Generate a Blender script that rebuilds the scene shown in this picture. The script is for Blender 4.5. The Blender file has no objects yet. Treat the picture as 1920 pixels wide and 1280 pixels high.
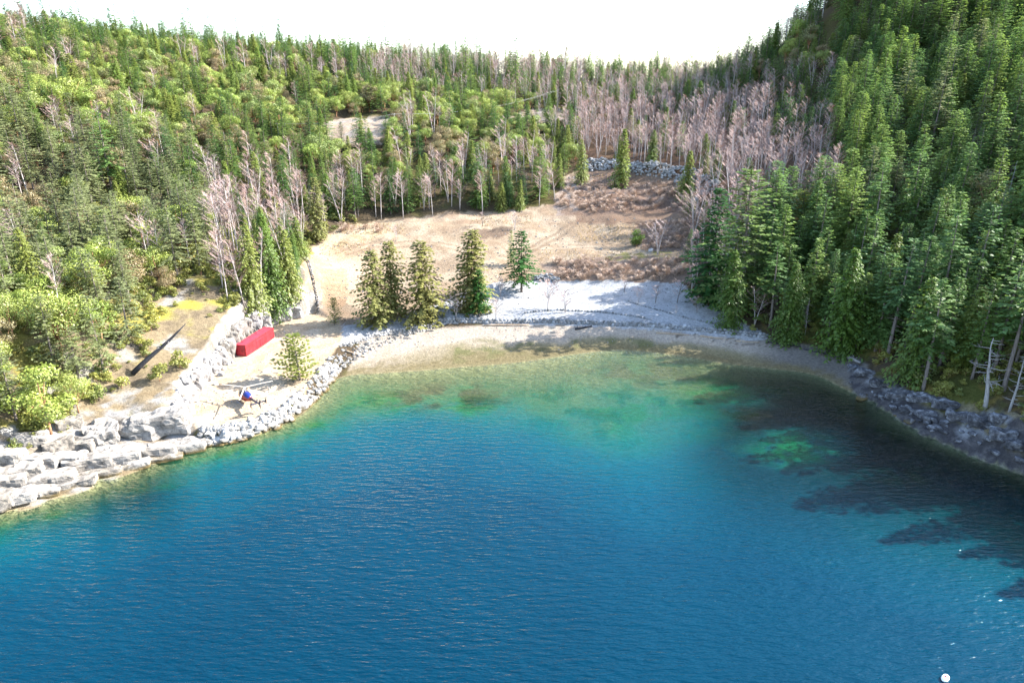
import bpy, bmesh, math, random
import numpy as np
from mathutils import Vector, Matrix, Euler

SC = bpy.context.scene
COL = SC.collection

# ------------------------------------------------------------------ camera, sky, sun, exposure
CAM_H, FPX, PITCH = 57.0, 1280.0, math.radians(20)
CT, ST = math.cos(PITCH), math.sin(PITCH)
cam = bpy.data.objects.new('camera', bpy.data.cameras.new('camera'))
COL.objects.link(cam)
cam.location = (0, 0, CAM_H)
cam.rotation_euler = (math.radians(90) - PITCH, 0, 0)
cam.data.sensor_width = 36; cam.data.lens = 24
cam.data.clip_start = 1; cam.data.clip_end = 5000
SC.camera = cam

SUN_EL = math.radians(34)
SUN_AZ = (0.972, 0.235)                       # ground direction towards the sun
w = bpy.data.worlds.new('World'); SC.world = w; w.use_nodes = True
wn = w.node_tree
sky = wn.nodes.new('ShaderNodeTexSky'); sky.sky_type = 'NISHITA'
sky.sun_disc = False; sky.sun_elevation = SUN_EL
sky.sun_rotation = math.atan2(SUN_AZ[0], SUN_AZ[1])
sky.air_density = 1.0; sky.dust_density = 1.2; sky.ozone_density = 1.0
wn.links.new(sky.outputs[0], wn.nodes['Background'].inputs[0])
wn.nodes['Background'].inputs[1].default_value = 0.15

sun = bpy.data.objects.new('sun', bpy.data.lights.new('sun', 'SUN'))
COL.objects.link(sun)
sun.data.energy = 4.8; sun.data.angle = math.radians(0.5); sun.data.color = (1.0, 0.97, 0.92)
sd = Vector((SUN_AZ[0] * math.cos(SUN_EL), SUN_AZ[1] * math.cos(SUN_EL), math.sin(SUN_EL))).normalized()
sun.rotation_euler = sd.to_track_quat('Z', 'Y').to_euler()
SC.view_settings.view_transform = 'Standard'
SC.view_settings.look = 'None'
SC.view_settings.exposure = 2.4
SC.view_settings.gamma = 1.0
SC.cycles.max_bounces = 4; SC.cycles.diffuse_bounces = 3; SC.cycles.glossy_bounces = 2
SC.cycles.transparent_max_bounces = 4; SC.cycles.transmission_bounces = 3
SC.cycles.use_denoising = True

# ------------------------------------------------------------------ pixel <-> place
def project(X, Y, Z):
    t = Y * CT + (CAM_H - Z) * ST
    v = Y * ST + (Z - CAM_H) * CT
    t = np.maximum(t, 1e-3)
    return 960 + FPX * X / t, 640 - FPX * v / t, t

def unproj(px, py, z):
    a = (px - 960) / FPX; b = (py - 640) / FPX
    dz = -ST - b * CT
    t = (z - CAM_H) / dz
    return a * t, (CT - b * ST) * t

# ------------------------------------------------------------------ value noise
def _hash(ix, iy, seed):
    n = (ix.astype(np.int64) * 374761393 + iy.astype(np.int64) * 668265263 + seed * 1442695041) & 0xffffffff
    n = ((n ^ (n >> 13)) * 1274126177) & 0xffffffff
    n = n ^ (n >> 16)
    return (n & 0xffff) / 65535.0
def vnoise(x, y, seed=0):
    x = np.asarray(x, float); y = np.asarray(y, float)
    ix = np.floor(x); iy = np.floor(y); fx = x - ix; fy = y - iy
    fx = fx * fx * (3 - 2 * fx); fy = fy * fy * (3 - 2 * fy)
    a = _hash(ix, iy, seed); b = _hash(ix + 1, iy, seed); c = _hash(ix, iy + 1, seed); d = _hash(ix + 1, iy + 1, seed)
    return (a * (1 - fx) + b * fx) * (1 - fy) + (c * (1 - fx) + d * fx) * fy
def fbm(x, y, seed=0, oct=4):
    s = 0; a = 0.5; t = 0
    for k in range(oct):
        s = s + a * vnoise(x * 2 ** k, y * 2 ** k, seed + 17 * k); t += a; a *= 0.5
    return s / t
def sstep(a, b, x):
    t = np.clip((x - a) / (b - a), 0, 1); return t * t * (3 - 2 * t)
def inpoly(px, py, poly):
    px = np.asarray(px, float); py = np.asarray(py, float)
    r = np.zeros(px.shape, bool); n = len(poly)
    for i in range(n):
        x1, y1 = poly[i]; x2, y2 = poly[(i + 1) % n]
        if y1 == y2: continue
        c = ((y1 > py) != (y2 > py)) & (px < (x2 - x1) * (py - y1) / (y2 - y1) + x1)
        r ^= c
    return r
def polydist(x, y, pts, closed=False):
    d = np.full(np.shape(x), 1e9); n = len(pts)
    for i in range(n if closed else n - 1):
        ax, ay = pts[i]; bx, by = pts[(i + 1) % n]
        dx, dy = bx - ax, by - ay; L = dx * dx + dy * dy + 1e-9
        t = np.clip(((x - ax) * dx + (y - ay) * dy) / L, 0, 1)
        d = np.minimum(d, np.hypot(x - ax - t * dx, y - ay - t * dy))
    return d

# ------------------------------------------------------------------ terrain heights
IMG = [  # picture x, y of a ground point and its height above the water
 # waterline
 (-150,1035,0),(0,968,0),(120,930,0),(200,903,0),(330,850,0),(450,823,0),(540,792,0),(600,742,0),(625,713,0),(700,701,0),
 (800,694,0),(900,686,0),(1000,676,0),(1080,664,0),(1160,656,0),(1230,661,0),(1300,671,0),(1450,692,0),(1560,717,0),(1640,757,0),(1700,800,0),
 (1800,848,0),(1920,893,0),(2100,965,0),
 # beach head
 (645,645,2.3),(700,628,2.4),(800,612,2.4),(900,610,2.4),(1000,609,2.4),(1200,616,2.4),(1330,626,2.4),(1430,636,2.3),(1560,665,2.0),(1610,688,1.7),
 # gravel terrace
 (720,608,3.3),(850,596,3.4),(1000,594,3.5),(1200,600,3.5),(1350,613,3.2),(900,548,5),(1000,530,5.6),(1100,526,5.7),(1250,530,5.6),(1300,565,4.6),
 # cleared dirt
 (600,575,4.5),(650,540,7),(640,480,11),(600,470,13),(700,490,9.5),(800,485,10),(900,495,9.5),(800,440,14),(700,430,15.6),(640,430,16.6),
 (800,410,17),(950,406,17),(1050,400,17.3),(1280,400,17.5),(1050,470,10.2),(1150,465,10.5),(1270,465,11),(1100,487,9.6),(1250,487,10.2),(1150,430,14),(1000,440,13.5),
 (1100,380,20),(1150,350,23),(1080,318,27),(1160,322,27),(1250,332,27),(1330,350,27),(1200,380,20),(1290,380,20),
 # bench and slope above the rock cut
 (150,805,3.4),(60,855,3.2),(20,900,2.2),(300,745,5.2),(350,690,6.6),(330,640,9),(420,600,10.4),(500,578,9.6),(540,560,10.5),(560,500,14),
 (250,620,12),(100,620,16),(0,600,18),(200,700,8),(50,740,9),(-100,760,11),
 # shore below the shaded forest
 (1650,690,3.5),(1750,740,4),(1850,785,4),(1920,815,4.5),(2100,850,7),
]
K = 1.14
WLD = [(-90*K,150*K,18*K),(-100*K,200*K,31*K),(-60*K,200*K,19*K),(-60*K,250*K,31*K),(-56.9*K,275*K,37.5*K),(-150*K,300*K,55*K),(-195*K,400*K,73*K),(-250*K,330*K,77*K),
 (-200*K,480*K,66*K),(-130*K,120*K,26*K),(-110*K,80*K,15*K),(-160*K,200*K,46*K),(-200*K,260*K,62*K),(-120*K,400*K,66*K),(-60*K,440*K,65*K),(-100*K,320*K,52*K),
 (0,260*K,29*K),(0,330*K,43*K),(0,460*K,61*K),(0,560*K,52*K),(-60*K,340*K,50*K),(60*K,260*K,28*K),(60*K,340*K,43*K),(110*K,450*K,57*K),(60*K,455*K,58*K),(110*K,560*K,48*K),
 (84*K,204*K,26*K),(70*K,170*K,13*K),(100*K,130*K,18*K),(130*K,160*K,36*K),(95*K,100*K,10*K),(130*K,225*K,43*K),(180*K,260*K,70*K),(135*K,300*K,63*K),(120*K,365*K,59*K),(155*K,345*K,97*K),
 (230*K,250*K,85*K),(200*K,150*K,58*K),(130*K,80*K,24*K),(220*K,340*K,97*K),(190*K,400*K,96*K),(260*K,150*K,76*K),(160*K,60*K,34*K),(240*K,480*K,90*K),(170*K,480*K,62*K),
 (300*K,330*K,106*K),(-300*K,400*K,80*K),(-260*K,180*K,70*K),
 # sea bed
 (0,40,-22),(-30,60,-20),(40,40,-18),(0,85,-12),(-25,100,-7),(-40,80,-9),(-55,60,-14),(30,80,-8.0),(15,100,-3.2),(35,105,-3.0),(5,115,-1.9),(-20,122,-1.1),
 (50,100,-2.4),(56,75,-5.5),(70,75,-2.2),(60,55,-11),(0,-40,-26),(90,20,-15),(-90,20,-16),(20,126,-0.95),(45,125,-1.2),(0,128,-0.8),(-22,128,-0.6),(10,134,-0.5),(32,136,-0.5),(-10,134,-0.4)]
ctrl = [(*unproj(a, b, z), z) for a, b, z in IMG] + WLD
C = np.array(ctrl, float)
def tps_k(d2):
    return 0.5 * d2 * np.log(d2 + 1e-6)
S = 100.0
cx, cy, cz = C[:, 0] / S, C[:, 1] / S, C[:, 2]
n = len(C)
A = np.zeros((n + 3, n + 3))
A[:n, :n] = tps_k((cx[:, None] - cx) ** 2 + (cy[:, None] - cy) ** 2) + np.eye(n) * 2e-4
A[:n, n] = 1; A[:n, n + 1] = cx; A[:n, n + 2] = cy; A[n:, :n] = A[:n, n:].T
W = np.linalg.solve(A, np.concatenate([cz, np.zeros(3)]))

def graded(parts):
    out = []
    for a, b, s in parts:
        m = max(1, int(round((b - a) / s))); out += list(np.linspace(a, b, m, endpoint=False))
    return np.array(out + [parts[-1][1]])
GX = graded([(-900,-420,40),(-420,-180,8),(-180,-95,2.4),(-95,95,0.62),(95,180,2.4),(180,420,8),(420,900,40)])
GY = graded([(-300,-20,40),(-20,60,4),(60,76,1.6),(76,215,0.62),(215,330,1.5),(330,420,4),(420,640,10),(640,1100,40)])
NX, NY = len(GX), len(GY)
MX, MY = np.meshgrid(GX, GY)
TX, TY = np.clip(MX, -360, 360), np.clip(MY, -60, 660)
Z = np.zeros(MX.shape)
for i in range(NY):
    d2 = (TX[i][:, None] / S - cx) ** 2 + (TY[i][:, None] / S - cy) ** 2
    Z[i] = tps_k(d2) @ W[:n] + W[n] + W[n + 1] * TX[i] / S + W[n + 2] * TY[i] / S

PAD = [(372,806),(352,778),(348,748),(385,712),(436,668),(468,640),(520,608),(585,592),(640,604),(642,640),(612,680),(597,697),(560,742),(522,772),(470,790),(420,802)]
PADW = [unproj(a, b, 2.4) for a, b in PAD]
ins = inpoly(MX, MY, PADW); pd = polydist(MX, MY, PADW, True)
sgn = np.where(ins, pd, -pd) + (fbm(MX / 3, MY / 3, 5, 3) - 0.5) * 1.6
Z0 = Z.copy()
blend = sstep(-1.3, 0.2, sgn)
Z = np.where(Z0 > 2.4, Z * (1 - blend) + (2.4 + 0.008 * (MY - 100)) * blend, Z * (1 - blend) + np.maximum(Z, 2.3) * blend)
# excavated cut along the dirt road: small steps
ROAD = [(590,470),(640,440),(720,425),(800,412),(900,410),(1000,412),(1080,409),(1180,404),(1290,398)]
# relief
pxg, pyg, tg = project(MX, MY, Z)
land = sstep(0.2, 2.0, Z)
hill = sstep(6, 22, Z)
leftrock = inpoly(pxg, pyg, [(-300,860),(150,770),(330,720),(372,800),(330,860),(0,980),(-300,1100)]) & (MY < 150)
rough = fbm(MX / 7, MY / 7, 1, 4) - 0.5
Z = Z + rough * (0.35 * land + 2.2 * hill) + (fbm(MX / 28, MY / 28, 2, 3) - 0.5) * 5.0 * hill
Z = Z + np.where(leftrock & (Z > -0.5), (np.abs(fbm(MX / 5, MY / 3, 3, 4) - 0.5) * -3.0 + 0.5), 0)
rshore = inpoly(pxg, pyg, [(1590,690),(1700,720),(1960,790),(2200,860),(2200,980),(1920,900),(1800,850),(1690,800),(1600,745)]) & (MY < 150)
Z = Z + np.where(rshore, (np.abs(fbm(MX / 4, MY / 4, 4, 4) - 0.5) * 3.0 - 0.35), 0)
Z = Z + np.where(Z < -0.6, (fbm(MX / 6, MY / 6, 8, 3) - 0.5) * 0.7, 0)
SHARED_Z = Z

def height(x, y):
    x = np.clip(np.asarray(x, float), GX[0], GX[-1] - 1e-6); y = np.clip(np.asarray(y, float), GY[0], GY[-1] - 1e-6)
    i = np.clip(np.searchsorted(GX, x, 'right') - 1, 0, NX - 2); j = np.clip(np.searchsorted(GY, y, 'right') - 1, 0, NY - 2)
    fx = (x - GX[i]) / (GX[i + 1] - GX[i]); fy = (y - GY[j]) / (GY[j + 1] - GY[j])
    return (Z[j, i] * (1 - fx) + Z[j, i + 1] * fx) * (1 - fy) + (Z[j + 1, i] * (1 - fx) + Z[j + 1, i + 1] * fx) * fy

TT = np.concatenate([np.arange(40, 260, 0.4), np.arange(260, 700, 1.5)])
def ground_at(px, py, up=0.0):
    """first ground point (raised by up) that the sight line through a picture point meets"""
    a = (px - 960) / FPX; b = (py - 640) / FPX
    X = a * TT; Y = (CT - b * ST) * TT; ZZ = CAM_H + (-ST - b * CT) * TT
    below = ZZ <= height(X, Y) + up
    if not below.any(): k = len(TT) - 1
    else: k = int(np.argmax(below))
    return float(X[k]), float(Y[k]), float(height(X[k], Y[k]))

# ------------------------------------------------------------------ material helpers
def new_mat(name):
    m = bpy.data.materials.new(name); m.use_nodes = True
    nt = m.node_tree; nt.nodes.clear()
    out = nt.nodes.new('ShaderNodeOutputMaterial')
    return m, nt, out
class NB:
    def __init__(s, nt): s.nt = nt
    def n(s, t, ins=None, **kw):
        nd = s.nt.nodes.new('ShaderNode' + t)
        for k, v in kw.items(): setattr(nd, k, v)
        for k, v in (ins or {}).items():
            if isinstance(v, bpy.types.NodeSocket): s.nt.links.new(v, nd.inputs[k])
            else: nd.inputs[k].default_value = v
        return nd
    def math(s, op, a, b=0.0, clamp=False):
        nd = s.n('Math', {0: a, 1: b}, operation=op, use_clamp=clamp); return nd.outputs[0]
    def mix(s, fac, a, b, blend='MIX'):
        nd = s.nt.nodes.new('ShaderNodeMix'); nd.data_type = 'RGBA'; nd.blend_type = blend
        for k, v in ((0, fac), (6, a), (7, b)):
            if isinstance(v, bpy.types.NodeSocket): s.nt.links.new(v, nd.inputs[k])
            else: nd.inputs[k].default_value = v if k == 0 else (*v[:3], 1)
        return nd.outputs[2]
    def ramp(s, fac, stops):
        nd = s.n('ValToRGB', {0: fac}); cr = nd.color_ramp
        while len(cr.elements) > 1: cr.elements.remove(cr.elements[-1])
        for i, (p, c) in enumerate(stops):
            e = cr.elements[0] if i == 0 else cr.elements.new(p)
            e.position = p; e.color = (*c[:3], 1)
        return nd.outputs[0]
    def noise(s, vec, scale, detail=4, rough=0.55):
        d = {'Scale': scale, 'Detail': detail, 'Roughness': rough}
        if vec is not None: d['Vector'] = vec
        return s.n('TexNoise', d).outputs[0]
    def out(s, sh, o): s.nt.links.new(sh, o.inputs[0])

def simple_mat(name, col, rough=0.7, metal=0.0, var=0.15, scale=3.0, spec=0.3, bump=0.0):
    m, nt, out = new_mat(name); b = NB(nt)
    tc = b.n('TexCoord').outputs['Object']
    f = b.noise(tc, scale, 5)
    dark = tuple(c * (1 - 2 * var) for c in col); lite = tuple(min(1, c * (1 + 2 * var)) for c in col)
    c = b.ramp(f, [(0.3, dark), (0.7, lite)])
    ins = {'Base Color': c, 'Roughness': rough, 'Metallic': metal, 'Specular IOR Level': spec}
    if bump: ins['Normal'] = b.n('Bump', {'Strength': bump, 'Distance': 0.05, 'Height': f}).outputs[0]
    b.out(b.n('BsdfPrincipled', ins).outputs[0], out); return m

def foliage_mat(name, cols, trans=0.48, vary=0.5):
    """cols: three leaf colours spread over the trees by chance, shifted a little from spray to spray"""
    m, nt, out = new_mat(name); b = NB(nt)
    rnd = b.n('ObjectInfo').outputs['Random']
    c = b.ramp(rnd, [(0.0, cols[0]), (0.5, cols[1]), (1.0, cols[2])])
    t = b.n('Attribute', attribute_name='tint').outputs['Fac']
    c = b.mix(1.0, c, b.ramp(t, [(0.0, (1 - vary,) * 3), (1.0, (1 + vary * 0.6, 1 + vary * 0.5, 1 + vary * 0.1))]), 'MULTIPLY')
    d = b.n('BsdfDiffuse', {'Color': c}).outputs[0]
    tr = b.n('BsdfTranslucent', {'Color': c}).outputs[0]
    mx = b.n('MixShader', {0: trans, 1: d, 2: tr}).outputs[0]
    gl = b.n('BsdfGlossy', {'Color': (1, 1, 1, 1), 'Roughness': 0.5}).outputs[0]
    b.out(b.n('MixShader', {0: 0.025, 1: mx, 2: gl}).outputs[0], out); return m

def bark_mat(name, c1, c2):
    m, nt, out = new_mat(name); b = NB(nt)
    tc = b.n('TexCoord').outputs['Object']
    v = b.n('Mapping', {0: tc, 'Scale': (6, 6, 1.0)}).outputs[0]
    f = b.noise(v, 1.5, 5, 0.65)
    b.out(b.n('BsdfDiffuse', {'Color': b.ramp(f, [(0.3, c1), (0.7, c2)])}).outputs[0], out); return m

M = {}
M['fir'] = foliage_mat('fir_needles', [(0.046,0.108,0.037),(0.085,0.151,0.040),(0.142,0.194,0.053)])
M['fir_cool'] = foliage_mat('cool_fir_needles', [(0.077,0.149,0.050),(0.110,0.190,0.050),(0.166,0.238,0.056)])
M['fir_dull'] = foliage_mat('dull_fir_needles', [(0.138,0.165,0.085),(0.170,0.195,0.095),(0.124,0.160,0.070)])
M['fir_lush'] = foliage_mat('lush_fir_needles', [(0.028,0.094,0.022),(0.035,0.106,0.022),(0.048,0.119,0.025)])
M['cedar'] = foliage_mat('cedar_sprays', [(0.137,0.187,0.036),(0.172,0.202,0.049),(0.090,0.158,0.030)])
M['cedar_brown'] = foliage_mat('olive_brown_cedar_sprays', [(0.161,0.165,0.056),(0.179,0.179,0.062),(0.142,0.159,0.056)])
M['cedar_deep'] = foliage_mat('green_cedar_sprays', [(0.080,0.150,0.022),(0.091,0.156,0.024),(0.085,0.144,0.024)])
M['arbutus'] = foliage_mat('arbutus_leaves', [(0.179,0.247,0.048),(0.227,0.269,0.061),(0.144,0.194,0.061)], 0.3, 0.45)
M['arbutus_red'] = foliage_mat('browned_arbutus_leaves', [(0.208,0.169,0.091),(0.221,0.176,0.098),(0.169,0.169,0.072)], 0.3, 0.45)
M['shrub'] = foliage_mat('shrub_leaves', [(0.167,0.177,0.046),(0.219,0.225,0.052),(0.129,0.163,0.046)], 0.3, 0.5)
M['twig'] = foliage_mat('bare_twigs', [(0.30,0.20,0.185),(0.34,0.24,0.22),(0.27,0.205,0.205)], 0.0, 0.35)
M['bramble'] = foliage_mat('bramble_canes', [(0.36,0.26,0.21),(0.42,0.31,0.25),(0.30,0.22,0.18)], 0.0, 0.4)
M['alder_bark'] = bark_mat('alder_bark', (0.26,0.225,0.21), (0.46,0.42,0.40))
M['fir_bark'] = bark_mat('fir_bark', (0.085,0.07,0.06), (0.20,0.17,0.15))
M['cedar_bark'] = bark_mat('cedar_bark', (0.13,0.09,0.07), (0.24,0.18,0.14))
M['arbutus_bark'] = bark_mat('arbutus_bark', (0.20,0.10,0.055), (0.36,0.20,0.12))
M['dead_wood'] = bark_mat('weathered_dead_wood', (0.17,0.155,0.15), (0.36,0.34,0.32))
M['charred_wood'] = bark_mat('dark_dead_wood', (0.025,0.025,0.028), (0.06,0.058,0.06))
M['drift_wood'] = bark_mat('driftwood', (0.22,0.16,0.11), (0.40,0.31,0.22))

# ------------------------------------------------------------------ ground sheet
JX = (fbm(MX / 4, MY / 4, 31, 3) - 0.5) * 16; JY = (fbm(MX / 4, MY / 4, 32, 3) - 0.5) * 9
px, py, tt = project(MX, MY, Z)
px = px + JX; py = py + JY
near = (MY > 60) & (MY < 340)
def area(poly): return inpoly(px, py, poly) & near
CL = np.zeros(Z.shape + (3,))
def paint(mask, col, amt=1.0):
    a = (mask * 1.0 if mask.dtype == bool else mask) * amt
    CL[:] = CL * (1 - a[..., None]) + np.array(col) * a[..., None]
n1 = fbm(MX / 6, MY / 6, 11, 4); n2 = fbm(MX / 2.2, MY / 2.2, 12, 3); n3 = fbm(MX / 15, MY / 15, 13, 3); n4 = vnoise(MX / 0.9, MY / 0.9, 14)
CL[:] = (0.105, 0.080, 0.052)
paint(sstep(0.45, 0.65, n1), (0.12, 0.115, 0.04), 0.7)
gy_, gx_ = np.gradient(Z, GY, GX)
slope = np.hypot(gx_, gy_)
# left slope: moss, dry grass, bare rock showing between the trees
LS = area([(-300,440),(150,420),(420,470),(590,470),(600,590),(520,620),(440,650),(350,760),(372,810),(330,870),(-300,1100)])
paint(LS, (0.26, 0.205, 0.13)); paint(LS * sstep(0.46, 0.60, n1), (0.28, 0.25, 0.06), 0.9)
paint(LS * sstep(0.58, 0.68, fbm(MX / 5, MY / 5, 21, 4)), (0.33, 0.31, 0.28), 0.9)
paint(LS * sstep(0.58, 0.7, n2), (0.12, 0.095, 0.07), 0.6)
MOSS = area([(270,570),(380,560),(480,575),(430,620),(340,640),(270,620)]) | area([(130,760),(230,720),(320,700),(330,745),(230,765),(170,785)])
paint(MOSS * sstep(0.40, 0.55, n1), (0.36, 0.32, 0.07), 0.9)
# dirt clearing
DIRT = area([(572,600),(570,500),(600,455),(640,425),(720,412),(850,400),(950,395),(1050,380),(1065,330),(1100,300),(1190,300),(1335,345),(1300,385),(1285,470),(1290,530),(1000,530),(920,555),(860,590),(720,610),(650,612)])
paint(DIRT, (0.40, 0.30, 0.205)); paint(DIRT * sstep(0.42, 0.65, n1), (0.50, 0.40, 0.29), 0.8); paint(DIRT * sstep(0.55, 0.7, n2), (0.30, 0.21, 0.14), 0.5)
BRUSH = area([(1060,330),(1110,325),(1190,345),(1300,370),(1290,398),(1180,402),(1040,405),(1040,375)])
paint(BRUSH, (0.38, 0.30, 0.25)); paint(BRUSH * sstep(0.5, 0.65, n2), (0.24, 0.165, 0.12), 0.8)
paint(area([(1080,325),(1130,335),(1180,355),(1120,372),(1070,352)]) * sstep(0.35, 0.55, n2), (0.42, 0.40, 0.38), 0.9)
BANK = area([(1010,496),(1080,484),(1200,480),(1295,484),(1300,530),(1180,532),(1040,528)])
paint(BANK, (0.27, 0.195, 0.15)); paint(BANK * sstep(0.5, 0.62, n2), (0.36, 0.28, 0.22), 0.7)
paint(area([(1150,475),(1260,470),(1255,480),(1120,492)]) * sstep(0.4, 0.55, n2), (0.22, 0.22, 0.06), 0.7)
paint(area([(1190,425),(1300,415),(1295,470),(1200,470)]), (0.24, 0.175, 0.14), 0.9)
paint(area([(600,460),(640,430),(760,415),(700,445),(640,470)]) * sstep(0.4, 0.6, n2), (0.34, 0.26, 0.15), 0.6)
paint(area([(605,500),(700,470),(760,455),(830,470),(800,510),(700,540),(640,555),(610,545)]), (0.50, 0.38, 0.26), 0.75)
paint(area([(890,430),(960,425),(955,442),(900,445)]), (0.17, 0.12, 0.09), 0.8)
paint(area([(575,590),(640,560),(690,590),(650,612),(600,612)]), (0.20, 0.15, 0.11), 0.6)
# wheel tracks and the road
def wline(pts, wd): 
    q = [ground_at(a, b)[:2] for a, b in pts]; return sstep(wd, wd * 0.4, polydist(MX, MY, q))
paint(wline(ROAD, 2.4), (0.50, 0.40, 0.29), 0.85)
paint(wline([(1085,318),(1170,322),(1260,335),(1330,358)], 1.8), (0.46, 0.37, 0.27), 0.9)
for o in (0, 7):
    paint(wline([(985 + o, 470 + o), (1010 + o, 455 + o), (1060 + o, 425 + o), (1090, 412)], 0.7), (0.26, 0.19, 0.135), 0.8)
    paint(wline([(700, 520 + o), (760, 500 + o), (830, 490 + o), (900, 470 + o)], 0.6), (0.36, 0.27, 0.19), 0.7)
for pts_ in ([(640,470),(700,455),(780,452),(860,462),(900,485)], [(650,478),(705,463),(785,460),(858,470),(890,492)], [(820,430),(880,440),(930,455),(960,480)], [(828,424),(890,434),(940,450),(972,474)], [(1000,462),(1100,458),(1180,462)], [(1000,469),(1100,465),(1180,469)], [(690,600),(650,588),(620,560)], [(530,700),(560,660),(600,630),(640,618)], [(540,705),(570,665),(606,637),(644,626)]):
    paint(wline(pts_, 0.7), (0.29, 0.205, 0.14), 0.6)
for k in range(9):
    x = 606 + k * 5
    paint(wline([(x, 505), (x + 4, 540), (x - 1, 575)], 0.45), (0.36, 0.24, 0.15), 0.7)
# gravel terrace, beach, pad
GRAV = area([(600,612),(650,608),(700,608),(850,560),(930,530),(1010,524),(1130,526),(1280,530),(1305,560),(1440,628),(1440,640),(1200,616),(1000,610),(860,606),(800,612),(700,630),(640,650),(610,640)])
paint(GRAV, (0.47, 0.47, 0.475)); paint(GRAV * sstep(0.5, 0.7, n2), (0.37, 0.365, 0.36), 0.7)
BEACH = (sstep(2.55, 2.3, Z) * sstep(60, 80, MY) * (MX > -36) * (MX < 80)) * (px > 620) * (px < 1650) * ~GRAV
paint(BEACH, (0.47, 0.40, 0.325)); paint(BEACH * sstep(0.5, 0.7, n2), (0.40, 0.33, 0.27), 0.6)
wet = BEACH * sstep(1.35, 0.5, Z + (n1 - 0.5) * 1.2) * sstep(1000, 1100, np.where(px < 700, 1100, 1100))
paint(wet * sstep(620, 900, px), (0.23, 0.195, 0.10), 0.85)
paint(wet * sstep(0.5, 0.62, n2) * (px > 850) * (px < 1250), (0.12, 0.14, 0.05), 0.6)
paint((BEACH * sstep(1380, 1480, px)), (0.20, 0.18, 0.165), 0.9)  # grey beach end, its forest shade put into the colour
paint(sstep(0.75, 0.2, Z) * BEACH * sstep(0.35, 0.6, n4), (0.16, 0.13, 0.065), 0.7)
paint(BEACH * sstep(0.75, 0.0, Z + (n2 - 0.5) * 0.5), (0.215, 0.175, 0.095), 0.85)
for zz in (1.7, 1.95, 2.15):
    paint(BEACH * (np.abs(Z + (n2 - 0.5) * 0.25 - zz) < 0.035) * (px > 1250) * (n1 > 0.42), (0.11, 0.085, 0.07), 0.7)
PADM = inpoly(MX, MY, PADW) & (Z < 3.4)
paint(PADM, (0.50, 0.395, 0.275)); paint(PADM * sstep(0.45, 0.65, n1), (0.56, 0.47, 0.36), 0.8); paint(PADM * sstep(0.55, 0.68, n2), (0.42, 0.30, 0.19), 0.55)
# rock: the cut behind the pad, the outcrop, the shaded shore
cut = (sgn > -3.2) & (Z > 2.5) & (slope > 0.55) & (MX < -30)
paint(cut * 1.0, (0.50, 0.475, 0.44), 0.95); paint(cut * sstep(0.42, 0.6, n2), (0.27, 0.225, 0.18), 0.85); paint(cut * sstep(0.55, 0.75, n4), (0.17, 0.15, 0.13), 0.6)
paint(leftrock * sstep(0.42, 0.54, n1 * 0.6 + n2 * 0.4), (0.36, 0.345, 0.33), 0.95)
paint(leftrock * sstep(0.52, 0.62, fbm(MX / 3, MY / 2, 61, 3)), (0.20, 0.15, 0.09), 0.7)
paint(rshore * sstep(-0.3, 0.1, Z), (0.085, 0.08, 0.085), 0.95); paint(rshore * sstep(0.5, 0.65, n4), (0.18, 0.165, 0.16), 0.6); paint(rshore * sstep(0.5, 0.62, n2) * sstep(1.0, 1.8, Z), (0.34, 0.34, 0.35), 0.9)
paint(rshore * sstep(2.2, 3.2, Z) * sstep(0.42, 0.52, n1), (0.24, 0.20, 0.05), 0.9)
RF = (px > 1430) & (Z > 2.8) & (MY < 160)
paint(RF * sstep(0.42, 0.58, n1), (0.12, 0.13, 0.035), 0.8); paint(RF * sstep(0.60, 0.68, n2), (0.26, 0.19, 0.06), 0.7)
paint(((px > 1080) & (px < 1620) & (py > 230) & (py < 420) & (MY > 215)) * 1.0, (0.20, 0.125, 0.09), 0.75)
paint(DIRT * (py < 420) * (py > 330) * sstep(0.45, 0.6, n2), (0.30, 0.20, 0.14), 0.4)
for P_ in ([(585,235),(640,222),(760,222),(745,262),(690,275),(600,268)], [(955,222),(985,205),(1070,205),(1060,228),(1000,232)]):
    m_ = inpoly(px, py, P_) & (MY > 240) & (MY < 420); paint(m_, (0.45, 0.35, 0.26)); paint(m_ * sstep(0.52, 0.62, n2), (0.33, 0.31, 0.29), 0.7)
# sea bed
bed = sstep(0.15, -0.25, Z)
paint(bed, (0.30, 0.29, 0.17)); paint(bed * sstep(-2.0, -0.2, Z) * sstep(50, 34, MX), (0.25, 0.21, 0.11), 0.9)
alg = sstep(0.50, 0.60, fbm(MX / 7, MY / 5, 41, 4)) * bed
paint(alg * sstep(-0.4, -1.4, Z), (0.10, 0.26, 0.03), 0.85)
paint(sstep(0.58, 0.66, fbm(MX / 4, MY / 4, 43, 4)) * bed * sstep(-0.3, -1.2, Z), (0.035, 0.06, 0.03), 0.9)
paint(bed * sstep(34, 52, MX + (n1 - .5) * 14), (0.07, 0.075, 0.04), 0.75)

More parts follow.
